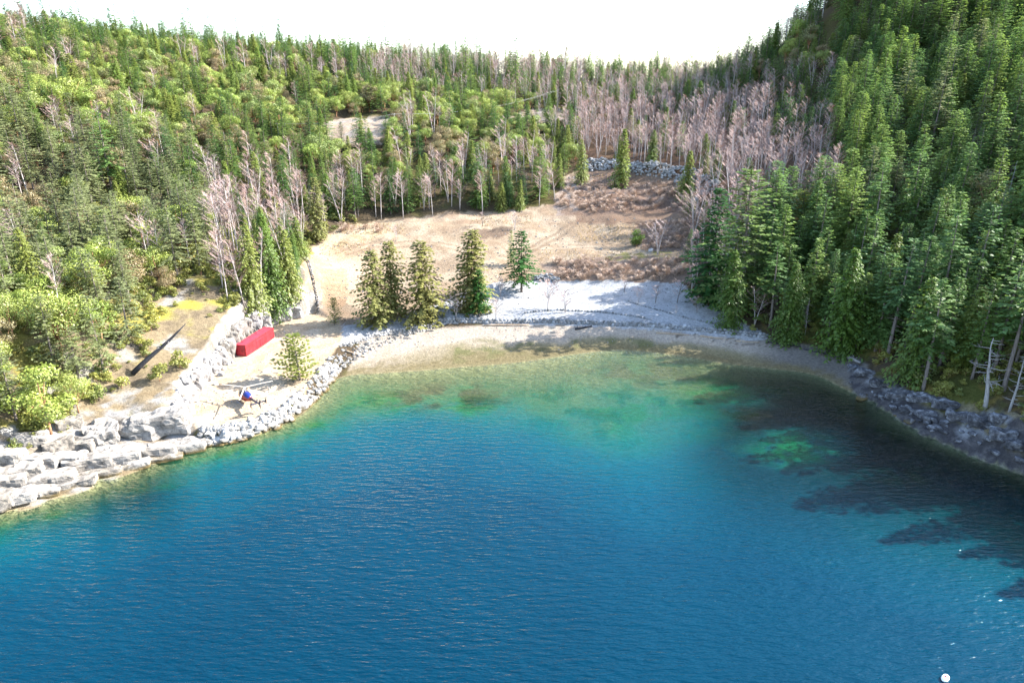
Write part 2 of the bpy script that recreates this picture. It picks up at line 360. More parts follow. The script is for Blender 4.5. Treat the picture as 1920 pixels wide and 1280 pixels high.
def grid_mesh(name, X, Y, ZZ, mask=None):
    ny, nx = X.shape
    idx = np.arange(nx * ny).reshape(ny, nx)
    q = np.stack([idx[:-1, :-1], idx[:-1, 1:], idx[1:, 1:], idx[1:, :-1]], -1).reshape(-1, 4)
    co = np.stack([X, Y, ZZ], -1).reshape(-1, 3)
    keep = None
    if mask is not None:
        q = q[mask.reshape(-1)]
        used, inv = np.unique(q, return_inverse=True); q = inv.reshape(-1, 4); co = co[used]; keep = used
    me = bpy.data.meshes.new(name)
    me.vertices.add(len(co)); me.vertices.foreach_set('co', co.astype(np.float32).ravel())
    me.loops.add(q.size); me.loops.foreach_set('vertex_index', q.astype(np.int32).ravel())
    me.polygons.add(len(q)); me.polygons.foreach_set('loop_start', np.arange(0, q.size, 4, dtype=np.int32))
    me.polygons.foreach_set('use_smooth', np.ones(len(q), bool))
    me.update(calc_edges=True); me.validate()
    return me, keep

me, _ = grid_mesh('ground', MX, MY, Z)
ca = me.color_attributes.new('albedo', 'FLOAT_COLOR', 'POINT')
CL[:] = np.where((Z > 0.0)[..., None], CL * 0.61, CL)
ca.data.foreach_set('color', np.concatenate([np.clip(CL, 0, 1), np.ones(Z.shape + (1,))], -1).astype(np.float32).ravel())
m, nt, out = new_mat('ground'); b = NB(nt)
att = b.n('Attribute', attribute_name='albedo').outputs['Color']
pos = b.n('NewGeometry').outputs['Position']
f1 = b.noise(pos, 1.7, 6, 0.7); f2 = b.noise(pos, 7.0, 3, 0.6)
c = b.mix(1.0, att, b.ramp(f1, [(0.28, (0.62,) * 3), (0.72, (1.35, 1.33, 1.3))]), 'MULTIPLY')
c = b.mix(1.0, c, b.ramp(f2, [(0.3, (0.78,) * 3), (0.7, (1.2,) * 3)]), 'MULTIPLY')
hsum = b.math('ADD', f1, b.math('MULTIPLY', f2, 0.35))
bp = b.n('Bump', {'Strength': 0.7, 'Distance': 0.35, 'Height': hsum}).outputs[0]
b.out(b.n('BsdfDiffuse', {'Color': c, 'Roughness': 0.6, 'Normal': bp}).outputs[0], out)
me.materials.append(m)
ground = bpy.data.objects.new('ground', me); COL.objects.link(ground); ground['kind'] = 'structure'

# ------------------------------------------------------------------ water
wm = (np.minimum(np.minimum(Z[:-1, :-1], Z[1:, 1:]), np.minimum(Z[:-1, 1:], Z[1:, :-1])) < 0.25) & (MY[:-1, :-1] < 150)
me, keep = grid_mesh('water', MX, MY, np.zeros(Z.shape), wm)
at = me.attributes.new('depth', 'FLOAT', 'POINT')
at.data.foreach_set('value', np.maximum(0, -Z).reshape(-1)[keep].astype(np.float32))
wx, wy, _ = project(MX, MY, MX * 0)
dk = sstep(1180, 1420, wx + JX) * sstep(1110, 790, wy - (wx - 1500) * 0.2)          # dark weedy rock bottom plus forest shade put into the water colour
dk = np.maximum(dk, sstep(400, 250, wx) * sstep(1050, 900, wy) * 0.75)  # left inshore water: mirrored forest and greater depth put into its tone
for sx_, sy_, rx_, ry_ in ((1335,742,90,20),(1490,842,95,36),(1230,800,100,40)):   # sun pools between tree shadows painted lighter, and a sand patch
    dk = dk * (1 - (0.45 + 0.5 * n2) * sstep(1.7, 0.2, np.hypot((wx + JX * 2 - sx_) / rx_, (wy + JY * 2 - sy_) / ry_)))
weed_and_shading = sstep(1.6, 0.4, np.hypot((wx - 830) / 110, (wy - 742) / 26)) + sstep(1.5, 0.5, np.hypot((wx - 1230) / 150, (wy - 700) / 26)) * 0.8  # weed patch, and a painted darkening where tree shadows reach the water
dk = np.maximum(dk, sstep(0.47, 0.56, fbm(MX / 4, MY / 3, 43, 4)) * np.clip(weed_and_shading, 0, 1) * 0.8)
at = me.attributes.new('bed_shade_tone', 'FLOAT', 'POINT')
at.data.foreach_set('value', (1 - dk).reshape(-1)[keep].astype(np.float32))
gw = np.zeros(Z.shape)  # green tint for weed in the shallows, and for the painted sun pools
for sx_, sy_, rx_, ry_ in ((715,742,85,30),(660,722,60,14),(1335,742,70,16),(1490,842,80,30),(860,760,60,14),(430,846,70,12),(240,905,90,14),(60,962,90,14),(560,800,60,16),(1690,890,60,14)):
    gw = np.maximum(gw, sstep(1.6, 0.2, np.hypot((wx + JX * 2.5 - sx_) / rx_, (wy + JY * 2.5 - sy_) / ry_)))
at = me.attributes.new('weed_and_shading', 'FLOAT', 'POINT')
at.data.foreach_set('value', (gw * sstep(0.25, 0.6, n2) * 0.9).reshape(-1)[keep].astype(np.float32))
m, nt, out = new_mat('sea_water'); b = NB(nt)
dep = b.n('Attribute', attribute_name='depth').outputs['Fac']
pos = b.n('NewGeometry').outputs['Position']
pn = b.noise(pos, 0.045, 3, 0.5)
d2 = b.math('MULTIPLY', b.math('ADD', dep, b.math('MULTIPLY', b.math('SUBTRACT', pn, 0.5), b.math('MULTIPLY', dep, 0.9))), 1 / 20.0, True)
body = b.ramp(d2, [(0.0, (0.008, 0.065, 0.024)), (0.05, (0.0020, 0.074, 0.040)), (0.10, (0.0005, 0.062, 0.060)), (0.17, (0.0001, 0.046, 0.063)), (0.32, (0.0001, 0.032, 0.054)), (0.55, (0.00005, 0.0225, 0.043)), (1.0, (0.00005, 0.0175, 0.035))])
# wind ripples: two crossing trains of short waves and a fine chop
v1 = b.n('Mapping', {0: pos, 'Rotation': (0, 0, math.radians(24)), 'Scale': (0.45, 1.7, 1)}).outputs[0]
v2 = b.n('Mapping', {0: pos, 'Rotation': (0, 0, math.radians(-14)), 'Scale': (0.6, 2.3, 1)}).outputs[0]
h1 = b.noise(v1, 0.75, 3, 0.55); h2 = b.noise(v2, 1.1, 3, 0.55); h3 = b.noise(pos, 3.0, 3, 0.6)
gust = b.math('ADD', 0.55, b.noise(pos, 0.03, 2))
hh = b.math('ADD', b.math('ADD', h1, b.math('MULTIPLY', h2, 0.55)), b.math('MULTIPLY', h3, 0.12))
hh = b.math('MULTIPLY', hh, gust)
nb = b.n('Bump', {'Strength': 1.0, 'Distance': 0.32, 'Height': hh}).outputs[0]
nbs = b.n('Bump', {'Strength': 1.0, 'Distance': 0.32, 'Height': hh}).outputs[0]
tone = b.n('Attribute', attribute_name='bed_shade_tone').outputs['Fac']
body = b.mix(b.n('Attribute', attribute_name='weed_and_shading').outputs['Fac'], body, (0.003, 0.075, 0.024))
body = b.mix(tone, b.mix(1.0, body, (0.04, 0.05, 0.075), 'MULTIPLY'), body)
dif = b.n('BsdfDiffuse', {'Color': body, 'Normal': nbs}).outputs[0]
clear = b.n('BsdfTransparent', {'Color': (0.90, 0.99, 0.95, 1)}).outputs[0]
turb = b.math('SUBTRACT', 1.0, b.math('EXPONENT', b.math('MULTIPLY', dep, -0.75)), True)
under = b.n('MixShader', {0: turb, 1: clear, 2: dif}).outputs[0]
fr = b.n('Fresnel', {'IOR': 1.17, 'Normal': nb}).outputs[0]
gl = b.n('BsdfGlossy', {'Color': (1, 1, 1, 1), 'Roughness': 0.06, 'Normal': nb}).outputs[0]
b.out(b.n('MixShader', {0: fr, 1: under, 2: gl}).outputs[0], out)
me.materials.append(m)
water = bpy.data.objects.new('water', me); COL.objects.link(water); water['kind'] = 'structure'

# ------------------------------------------------------------------ object helpers
def tag(o, label=None, cat=None, group=None, kind=None):
    if label: o['label'] = label
    if cat: o['category'] = cat
    if group: o['group'] = group
    if kind: o['kind'] = kind
    return o
def empty(name, loc, rz=0.0, sc=1.0):
    o = bpy.data.objects.new(name, None); COL.objects.link(o)
    o.location = loc; o.rotation_euler = (0, 0, rz)
    o.scale = (sc, sc, sc) if not isinstance(sc, tuple) else sc
    o.empty_display_size = 0.2
    return o
def link(name, me, parent=None, loc=None, rot=None, sc=None):
    o = bpy.data.objects.new(name, me); COL.objects.link(o); o.parent = parent
    if loc is not None: o.location = loc
    if rot is not None: o.rotation_euler = rot
    if sc is not None: o.scale = sc
    return o

class MB:
    """collects points and faces for one mesh"""
    def __init__(s): s.v = []; s.f = []; s.t = []
    def tri(s, a, b, c, t=0.5):
        k = len(s.v); s.v += [a, b, c]; s.f.append((k, k + 1, k + 2)); s.t += [t] * 3
    def quad(s, a, b, c, d, t=0.5):
        k = len(s.v); s.v += [a, b, c, d]; s.f.append((k, k + 1, k + 2, k + 3)); s.t += [t] * 4
    def tube(s, pts, rads, sides=6, t=0.5, cap=True):
        rings = []
        for i, p in enumerate(pts):
            p = Vector(p)
            d = (Vector(pts[min(i + 1, len(pts) - 1)]) - Vector(pts[max(i - 1, 0)])).normalized()
            u = d.orthogonal().normalized(); w_ = d.cross(u)
            k = len(s.v)
            for j in range(sides):
                a = 2 * math.pi * j / sides
                s.v.append(tuple(p + (u * math.cos(a) + w_ * math.sin(a)) * rads[i])); s.t.append(t)
            rings.append(k)
        for i in range(len(rings) - 1):
            for j in range(sides):
                j2 = (j + 1) % sides
                s.f.append((rings[i] + j, rings[i] + j2, rings[i + 1] + j2, rings[i + 1] + j))
        if cap:
            s.f.append(tuple(rings[0] + j for j in reversed(range(sides))))
            s.f.append(tuple(rings[-1] + j for j in range(sides)))
    def box(s, lo, hi, t=0.5):
        k = len(s.v)
        for z in (lo[2], hi[2]):
            for x, y in ((lo[0], lo[1]), (hi[0], lo[1]), (hi[0], hi[1]), (lo[0], hi[1])):
                s.v.append((x, y, z)); s.t.append(t)
        for f in ((3, 2, 1, 0), (4, 5, 6, 7), (0, 1, 5, 4), (1, 2, 6, 5), (2, 3, 7, 6), (3, 0, 4, 7)):
            s.f.append(tuple(k + i for i in f))
    def loft(s, rings, t=0.5):
        ks = []
        for r in rings:
            ks.append(len(s.v)); s.v += [tuple(p) for p in r]; s.t += [t] * len(r)
        n_ = len(rings[0])
        for i in range(len(rings) - 1):
            for j in range(n_):
                j2 = (j + 1) % n_
                s.f.append((ks[i] + j, ks[i] + j2, ks[i + 1] + j2, ks[i + 1] + j))
        s.f.append(tuple(ks[0] + j for j in reversed(range(n_)))); s.f.append(tuple(ks[-1] + j for j in range(n_)))
    def mesh(s, name, mat, smooth=False):
        me = bpy.data.meshes.new(name); me.from_pydata([tuple(p) for p in s.v], [], s.f)
        a = me.attributes.new('tint', 'FLOAT', 'POINT'); a.data.foreach_set('value', np.array(s.t, np.float32))
        if mat: me.materials.append(mat)
        if smooth: me.polygons.foreach_set('use_smooth', np.ones(len(me.polygons), bool))
        me.update(); return me

# ------------------------------------------------------------------ tree prototypes (meshes only)
def conifer(seed, h, r, bare, mat, barkmat, step=0.42, nb_=6, droop=0.2, hang=0.25, spray=0.8, wide=0.42, power=0.85, thin=0.0, lean=0.0, deadlow=True, name='fir', gap=0.16):
    rg = random.Random(seed); cr = MB(); tk = MB()
    bend = (rg.uniform(-1, 1) * 0.03 * h + lean * h, rg.uniform(-1, 1) * 0.02 * h)
    def axis(z):
        q = (z / h) ** 1.6; return bend[0] * q, bend[1] * q
    zs = [0, 0.05 * h, 0.3 * h, 0.6 * h, 0.85 * h, 0.99 * h]; r0 = 0.012 * h + 0.05
    rr = [r0 * 1.35, r0, r0 * 0.8, r0 * 0.5, r0 * 0.22, 0.015]
    tk.tube([(*axis(z), z - (0.5 if z == 0 else 0)) for z in zs], rr, 7)
    if deadlow:
        z = 0.12 * h
        while z < bare * h:
            a = rg.uniform(0, 6.28); L = rg.uniform(0.4, 1.0) * r * 0.55; x, y = axis(z)
            e = (x + math.cos(a) * L, y + math.sin(a) * L, z - 0.12 * L)
            tk.tri((x, y, z + 0.05), (x, y, z - 0.05), e); z += rg.uniform(0.15, 0.5)
    z = bare * h
    while z < h * 0.985:
        t = (z - bare * h) / (h * (1 - bare))
        prof = (1 - t) ** power * min(1, 0.55 + t * 3.2)
        x0, y0 = axis(z)
        m_ = max(3, int(nb_ * (0.6 + 0.4 * (1 - t)) + rg.random()))
        a0 = rg.uniform(0, 6.28)
        for k in range(m_):
            if rg.random() < thin: continue
            a = a0 + 2 * math.pi * k / m_ + rg.uniform(-0.35, 0.35)
            L = r * prof * rg.uniform(0.6, 1.12) * (0.58 + 0.72 * float(vnoise(a * 0.9 + 40, z * 0.33, seed))) + 0.18
            if vnoise(a * 1.1 + 90, z * 0.5, seed + 5) < gap: continue
            ca_, sa_ = math.cos(a), math.sin(a)
            rise = 0.55 * t - droop * (1 - t)
            ns = max(1, int(L / 0.55)); tb = rg.uniform(0.1, 0.9)
            zb = z + rg.uniform(-0.2, 0.2)
            for i in range(ns + 1):
                s = (i + 0.7) / (ns + 0.7)
                d = L * s
                bx, by = x0 + ca_ * d, y0 + sa_ * d
                bz = zb + rise * d - hang * 0.35 * d * s
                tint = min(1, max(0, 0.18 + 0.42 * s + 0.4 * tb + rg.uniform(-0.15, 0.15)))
                ln = spray * (0.55 + 0.25 * L / max(r, 0.1)) * rg.uniform(0.75, 1.25)
                for sd_ in ((-1, 1) if i < ns else (-1, 0, 1)):
                    b2 = a + sd_ * rg.uniform(0.5, 1.1)
                    c2, s2 = math.cos(b2), math.sin(b2)
                    tip = (bx + c2 * ln, by + s2 * ln, bz - hang * ln * rg.uniform(0.5, 1.5) + rise * ln * 0.5)
                    wv = wide * rg.uniform(0.6, 1.2) * 0.5
                    nx_, ny_ = -s2 * wv, c2 * wv; tz = rg.uniform(-0.6, 0.6) * wv
                    mx, my, mz = (bx * 0.6 + tip[0] * 0.4, by * 0.6 + tip[1] * 0.4, bz * 0.6 + tip[2] * 0.4)
                    cr.quad((bx, by, bz), (mx + nx_, my + ny_, mz + tz), tip, (mx - nx_, my - ny_, mz - tz), tint)
        z += step * rg.uniform(0.7, 1.3) * (0.6 + 0.4 * (1 - t))
    x, y = axis(h)
    for k in range(5):
        a = k * 1.26; cr.tri((x + 0.12 * math.cos(a), y + 0.12 * math.sin(a), h * 0.955), (x - 0.12 * math.cos(a), y - 0.12 * math.sin(a), h * 0.955), (x, y, h * 1.005), 0.8)
    return cr.mesh(name + '_crown', mat), tk.mesh(name + '_trunk', barkmat, True), h

def broadleaf(seed, h, r, mat, barkmat, n_leaf=3600, leaf=0.35, lobes=9, low=0.35, name='arbutus'):
    rg = random.Random(seed); cr = MB(); tk = MB()
    fork = h * rg.uniform(0.22, 0.34)
    tk.tube([(0, 0, -0.5), (0.02 * h, 0, fork * 0.5), (0.0, 0.01 * h, fork)], [0.024 * h, 0.02 * h, 0.017 * h], 7)
    L = []
    for k in range(lobes):
        a = 6.28 * k / lobes * 2.4 + rg.uniform(-0.5, 0.5); q = rg.uniform(0.25, 0.78) if k else 0.0
        zz = h * rg.uniform(low, 0.86) if k else h * 0.86
        q2 = q * math.sqrt(max(0.1, 1 - ((zz / h - 0.55) / 0.55) ** 2))
        c_ = (math.cos(a) * r * q2, math.sin(a) * r * q2, zz)
        rad = r * rg.uniform(0.34, 0.52); L.append((c_, rad, rg.random()))
        mid = (c_[0] * 0.45, c_[1] * 0.45, fork + (zz - fork) * 0.5)
        tk.tube([(0, 0, fork * 0.9), mid, c_], [0.012 * h, 0.008 * h, 0.003 * h], 5)
    for i in range(n_leaf):
        c_, rad, tb = L[rg.randrange(len(L))]
        while True:
            d = Vector((rg.gauss(0, 1), rg.gauss(0, 1), rg.gauss(0, 1)))
            if d.length > 0.1: break
        d.normalize()
        q = rg.uniform(0.55, 1.08)
        p = Vector(c_) + Vector((d.x * rad * q, d.y * rad * q, d.z * rad * q * 0.75))
        nrm = (d + Vector((rg.uniform(-.8, .8), rg.uniform(-.8, .8), rg.uniform(-.4, .9)))).normalized()
        u = nrm.orthogonal().normalized(); u.rotate(Matrix.Rotation(rg.uniform(0, 6.28), 3, nrm)); w_ = nrm.cross(u)
        s = leaf * rg.uniform(0.6, 1.3)
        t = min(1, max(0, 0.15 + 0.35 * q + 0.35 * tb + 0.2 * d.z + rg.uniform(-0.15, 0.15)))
        cr.quad(p - u * s * 0.6, p + w_ * s * 0.3, p + u * s * 0.6, p - w_ * s * 0.3, t)
    return cr.mesh(name + '_crown', mat), tk.mesh(name + '_trunk', barkmat, True), h

def bare_tree(seed, h, r, mat, barkmat, stems=1, low=0.42, limbs=26, twigs=16, name='alder', up=0.75, thick=1.0, lean=0.0):
    rg = random.Random(seed); cr = MB(); tk = MB()
    for s in range(stems):
        a0 = rg.uniform(0, 6.28); sp = (0.0 if stems == 1 else 0.16 * h)
        hh_ = h * (1 if s == 0 else rg.uniform(0.8, 0.97))
        ex, ey = math.cos(a0) * sp + rg.uniform(-.03, .03) * h + lean * h, math.sin(a0) * sp + rg.uniform(-.03, .03) * h
        def ax(z): q = (z / hh_) ** 1.2; return ex * q, ey * q
        r0 = (0.0075 * h + 0.03) * thick
        zs = [0, .25 * hh_, .5 * hh_, .75 * hh_, hh_]
        tk.tube([(*ax(z), z - (0.5 if z == 0 else 0)) for z in zs], [r0 * 1.2, r0, r0 * .75, r0 * .45, 0.01], 6)
        for k in range(int(limbs / stems)):
            t = low + (1 - low) * (k + rg.random()) / (limbs / stems) * 0.97
            z = t * hh_; x, y = ax(z); a = rg.uniform(0, 6.28)
            prof = min(1, (1 - t) / (1 - low) * 1.5 + 0.12) * min(1, 0.5 + (t - low) * 2.2)
            L = r * prof * rg.uniform(0.7, 1.2) + 0.3; rise = up * rg.uniform(0.7, 1.5)
            e = (x + math.cos(a) * L, y + math.sin(a) * L, min(z + rise * L, hh_ * 1.03))
            wb = 0.035 * thick
            tk.tri((x, y, z + wb), (x, y, z - wb), e, 0.5); tk.tri((x - wb * math.sin(a), y + wb * math.cos(a), z), (x + wb * math.sin(a), y - wb * math.cos(a), z), e, 0.5)
            tb = rg.uniform(0.2, 0.9)
            for j in range(twigs):
                q = rg.uniform(0.2, 1.0)
                p = (x + (e[0] - x) * q, y + (e[1] - y) * q, z + (e[2] - z) * q)
                b2 = a + rg.uniform(-1.4, 1.4); l2 = rg.uniform(0.35, 1.1) * (0.4 + 0.09 * h * 0.5)
                ti = (p[0] + math.cos(b2) * l2 * 0.8, p[1] + math.sin(b2) * l2 * 0.8, p[2] + rg.uniform(0.1, 1.0) * l2)
                wv = 0.026 + 0.014 * rg.random(); wv *= thick
                cr.tri((p[0] - math.sin(b2) * wv, p[1] + math.cos(b2) * wv, p[2]), (p[0] + math.sin(b2) * wv, p[1] - math.cos(b2) * wv, p[2] + wv), ti, min(1, max(0, tb + rg.uniform(-.2, .2))))
    return cr.mesh(name + '_crown', mat), tk.mesh(name + '_trunk', barkmat, True), h

PROTO = {'fir': [], 'fir_cool': [], 'fir_dull': [], 'fir_open': [], 'cedar': [], 'arbutus': [], 'alder': []}
for k in range(7):
    PROTO['fir'].append(conifer(100 + k, 18, (4.3, 3.7, 4.8, 4.1, 3.4, 5.2, 3.9)[k], (0.08, 0.14, 0.10, 0.20, 0.10, 0.16, 0.26)[k], M['fir'], M['fir_bark'], thin=0.05 * (k % 4), step=(0.42, 0.46, 0.4, 0.5, 0.44, 0.48, 0.52)[k], power=(0.85, 0.95, 0.75, 0.85, 1.0, 0.7, 0.8)[k]))
for k in range(6):
    PROTO['fir_cool'].append(conifer(120 + k, 20, (4.6, 4.0, 5.2, 4.4, 3.8, 5.4)[k], (0.10, 0.16, 0.14, 0.24, 0.3, 0.2)[k], M['fir_cool'], M['fir_bark'], thin=0.05 * (k % 4), step=(0.44, 0.5, 0.42, 0.52, 0.55, 0.48)[k], power=(0.8, 0.9, 0.7, 0.8, 0.95, 0.65)[k], droop=0.28, hang=0.35, spray=0.8, wide=0.36, nb_=8))
for k in range(5):
    PROTO['fir_dull'].append(conifer(140 + k, 18, (4.2, 4.8, 3.8, 4.4, 5.2)[k], (0.14, 0.25, 0.2, 0.3, 0.34)[k], M['fir_dull'], M['fir_bark'], thin=0.12 + 0.05 * k, spray=0.9, step=0.46, gap=0.24, power=(0.8, 0.7, 0.9, 0.75, 0.6)[k]))
for k in range(4):
    PROTO['fir_open'].append(conifer(160 + k, 20, (3.6, 4.0, 3.3, 3.6)[k], (0.36, 0.32, 0.44, 0.4)[k], M['fir_cool'], M['fir_bark'], thin=0.16 + 0.05 * k, step=0.5, gap=0.22, droop=0.28, spray=0.95, wide=0.48))
for k in range(5):
    PROTO['cedar'].append(conifer(200 + k, 16, (3.8, 3.3, 4.1, 3.0, 3.6)[k], (0.03, 0.05, 0.04, 0.03, 0.06)[k], M['cedar'], M['cedar_bark'], step=0.30, nb_=8, droop=0.35, hang=0.75, spray=0.66, wide=0.36, power=(0.8, 0.9, 0.75, 0.95, 0.7)[k], deadlow=False, name='cedar', gap=0.1))
for k in range(6):
    PROTO['arbutus'].append(broadleaf(300 + k, 12, (4.6, 5.2, 4.2, 5.0, 4.4, 4.8)[k], M['arbutus_red'] if k >= 4 else M['arbutus'], M['arbutus_bark'], lobes=(9, 11, 8, 12, 9, 10)[k]))
for k in range(7):
    PROTO['alder'].append(bare_tree(400 + k, 17, (3.2, 2.8, 3.6, 2.6, 3.3, 2.9, 3.8)[k], M['twig'], M['alder_bark'], stems=(1, 1, 2, 1, 3, 1, 2)[k], low=(0.36, 0.45, 0.34, 0.5, 0.32, 0.4, 0.3)[k], limbs=40, twigs=24, lean=(0.02, -0.05, 0.03, 0.06, 0, -0.03, 0.05)[k]))
LITERAL = {'fir': 'fir_tree', 'fir_cool': 'fir_tree', 'fir_dull': 'fir_tree', 'fir_open': 'fir_tree', 'cedar': 'cedar_tree', 'arbutus': 'arbutus_tree', 'alder': 'alder_tree'}
CATN = {'fir_tree': 'conifer', 'cedar_tree': 'cedar', 'arbutus_tree': 'broadleaf tree', 'alder_tree': 'bare tree'}

def place_tree(name, proto, loc, scale, rz, label, cat, group=None, wide=1.0):
    o = empty(name, loc, rz, (scale * wide, scale * wide, scale))
    link('trunk', proto[1], o); link('crown', proto[0], o)
    tag(o, label, cat, group); return o
def top_height(X, Y, z0, ytop):
    """height at which something standing at X, Y, z0 reaches picture row ytop"""
    q = (640 - ytop) / FPX
    # (Y*ST+(z-H)*CT) = q*(Y*CT+(H-z)*ST)
    z = (q * (Y * CT + CAM_H * ST) - Y * ST + CAM_H * CT) / (CT + q * ST)
    return z - z0

# ------------------------------------------------------------------ single trees one can point to
RNG = random.Random(7)
heroes = []   # x, y, radius already taken
ced_b = [conifer(500 + k, 16, (3.3, 2.9, 3.4)[k], (0.07, 0.10, 0.06)[k], M['cedar_brown'], M['cedar_bark'], step=0.33, nb_=7, droop=0.3, hang=0.6, spray=0.7, wide=0.42, power=0.66, deadlow=False, thin=0.04, name='cedar', gap=0.08) for k in range(3)]
ced_g = [conifer(520 + k, 16, (4.3, 3.9, 4.0)[k], 0.02, M['cedar_deep'], M['cedar_bark'], step=0.25, nb_=10, droop=0.35, hang=0.7, spray=0.62, wide=0.30, power=0.85, deadlow=False, name='cedar') for k in range(3)]
fir_d = [conifer(540 + k, 16, (4.2, 4.6)[k], (0.2, 0.05)[k], M['fir_lush'], M['fir_bark'], step=0.38, nb_=7, droop=0.25, hang=0.3, spray=0.85, wide=0.5, power=0.75, thin=0.05) for k in range(2)]
ced_col = conifer(560, 16, 2.9, 0.06, M['cedar_brown'], M['cedar_bark'], step=0.3, nb_=8, droop=0.3, hang=0.6, spray=0.7, wide=0.45, power=0.55, deadlow=False, name='cedar')
pine_s = conifer(570, 9, 3.2, 0.06, M['cedar'], M['fir_bark'], step=0.3, nb_=6, droop=-0.25, hang=-0.1, spray=0.8, wide=0.36, power=0.7, thin=0.15, name='pine')
HB = [  # base x, base y, top y, prototype, widen, name, category, label
 (708,610,468,ced_b[0],1.4,'cedar_tree','cedar','olive brown cedar beside the stone bank, front one of the leaning pair'),
 (737,597,450,ced_b[1],1.35,'cedar_tree','cedar','taller olive cedar close behind the front cedar of the pair'),
 (797,604,450,ced_b[2],1.55,'cedar_tree','cedar','shaggy olive cedar alone on the gravel with a short reddish trunk'),
 (884,584,428,ced_col,1.45,'cedar_tree','cedar','broad column-shaped olive cedar, tallest tree on the gravel terrace'),
 (899,594,505,fir_d[0],1.2,'fir_tree','conifer','small bright green conifer standing against the broad olive cedar'),
 (978,548,432,fir_d[0],1.25,'fir_tree','conifer','deep green conical fir on a clear trunk near the rock heap'),
 (958,500,430,PROTO['fir'][1],0.9,'fir_tree','conifer','slim conifer just behind the deep green conical fir'),
 (853,590,548,fir_d[1],0.5,'fir_tree','conifer','tiny young conifer beside the bent bare sapling'),
 (562,712,626,pine_s,1.25,'pine_tree','pine','bushy lone pine on the riprap edge of the landing pad'),
 (628,610,558,pine_s,0.8,'pine_tree','pine','small dark pine at the back of the landing pad'),
 (1330,568,350,fir_d[1],0.95,'fir_tree','conifer','massive dark fir at the corner of the gravel terrace'),
 (1384,588,312,PROTO['fir'][2],1.25,'fir_tree','conifer','tall fir with sunlit top behind the massive corner fir'),
 (1366,614,468,ced_g[0],1.0,'cedar_tree','cedar','broad green cedar at the end of the stone wall'),
 (1474,642,490,ced_g[1],0.95,'cedar_tree','cedar','green cedar with a bare top above the driftwood line'),
 (1572,664,462,ced_g[2],1.0,'cedar_tree','cedar','tall green cedar with thin crown at the end of the beach'),
 (515,590,395,ced_g[1],0.8,'cedar_tree','cedar','deep green columnar cedar above the red container'),
 (545,575,430,PROTO['cedar'][0],0.95,'cedar_tree','cedar','golden green cedar at the edge of the dirt clearing'),
 (478,585,420,PROTO['cedar'][2],0.9,'cedar_tree','cedar','full green cedar over the rock cut behind the container'),
 (1163,352,240,PROTO['cedar'][3],1.1,'cedar_tree','cedar','slender cedar between the two heaps of pale rock'),
 (1285,375,280,PROTO['cedar'][1],1.1,'cedar_tree','cedar','yellowish cedar at the low end of the pale rock heap'),
 (1090,345,260,PROTO['cedar'][0],0.9,'cedar_tree','cedar','cedar beside the upper track near the first rock heap'),
 (598,455,330,ced_b[1],1.0,'cedar_tree','cedar','dull olive cedar at the top corner of the dirt clearing'),
]
for bx, by, ty, pr, wd, nm, cat, lab in HB:
    x, y, z = ground_at(bx, by)
    hgt = top_height(x, y, z, ty)
    place_tree(nm, pr, (x, y, z - 0.1), hgt / pr[2], RNG.uniform(0, 6.28), lab, cat, None, wd)
    heroes.append((x, y, 3.2))
HT = [ # top x, top y, height, prototype key, idx, label
 (180,205,25,'fir_open',1,'fir_tree','tall thin conifer with a long bare trunk on the sunny slope'),
 (236,208,17,'fir',0,'fir_tree','dark pointed fir standing out among pale trees on the sunny slope'),
 (1132,72,20,'fir',1,'fir_tree','lone tall conifer rising above the skyline of the saddle'),
 (155,2,17,'fir',2,'fir_tree','dark tall conifer poking above the skyline of the sunny hill'),
 (1540,296,20,'fir_cool',1,'fir_tree','sunlit fir with a pointed top beside the bare valley trees'),
 (1602,276,23,'fir_cool',2,'fir_tree','pale sunlit fir with drooping limbs at the foot of the steep hill'),
 (1735,312,22,'fir_cool',0,'fir_tree','pale spiky fir rising from the middle of the steep forest'),
 (1468,382,19,'fir_cool',3,'fir_tree','fir with a bright tip behind the broad green cedar'),
 (1422,372,19,'fir_cool',2,'fir_tree','dark fir between the massive corner fir and the bright tipped one'),
 (1845,432,19,'fir_cool',3,'fir_tree','sunlit feathery fir high over the snag on the rocky shore'),
]
for tx, ty, hgt, key, i, nm, lab in HT:
    x, y, z = ground_at(tx, ty, hgt)
    pr = PROTO[key][i]
    place_tree(nm, pr, (x, y, z - 0.1), hgt / pr[2], RNG.uniform(0, 6.28), lab, 'conifer')
    heroes.append((x, y, 3.0))

# ------------------------------------------------------------------ the woods
CLEAR = [[(542,630),(556,592),(564,560),(566,500),(598,452),(640,420),(720,415),(850,405),(950,400),(1040,392),(1050,345),(1085,318),(1120,300),(1190,305),(1335,345),(1345,365),(1290,400),(1285,470),(1290,560),(1440,640),(1560,665),(1630,700),(1700,735),(1800,760),(1920,815),(2100,860),(2100,1100),(-300,1200),(-300,1050),(0,880),(130,800),(250,740),(340,690),(440,640),(520,606)],
         [(590,262),(600,228),(660,222),(760,224),(745,262),(690,280),(620,282)], [(965,232),(985,208),(1065,208),(1060,232)],
         [(270,615),(285,565),(370,555),(430,600),(520,575),(540,600),(440,650),(340,640)], [(440,640),(380,640),(330,690),(150,770),(130,810),(400,810)], [(205,700),(290,620),(370,585),(400,640),(330,725),(215,760)]]
rs = np.random.RandomState(11)
cand = []
def jgrid(x0, x1, y0, y1, s):
    xs, ys = np.meshgrid(np.arange(x0, x1, s), np.arange(y0, y1, s))
    return np.stack([xs + rs.uniform(-.45, .45, xs.shape) * s, ys + rs.uniform(-.45, .45, xs.shape) * s], -1).reshape(-1, 2)
P = jgrid(-330, 330, 62, 560, 4.8)
px_, py_, t_ = project(P[:, 0], P[:, 1], height(P[:, 0], P[:, 1]))
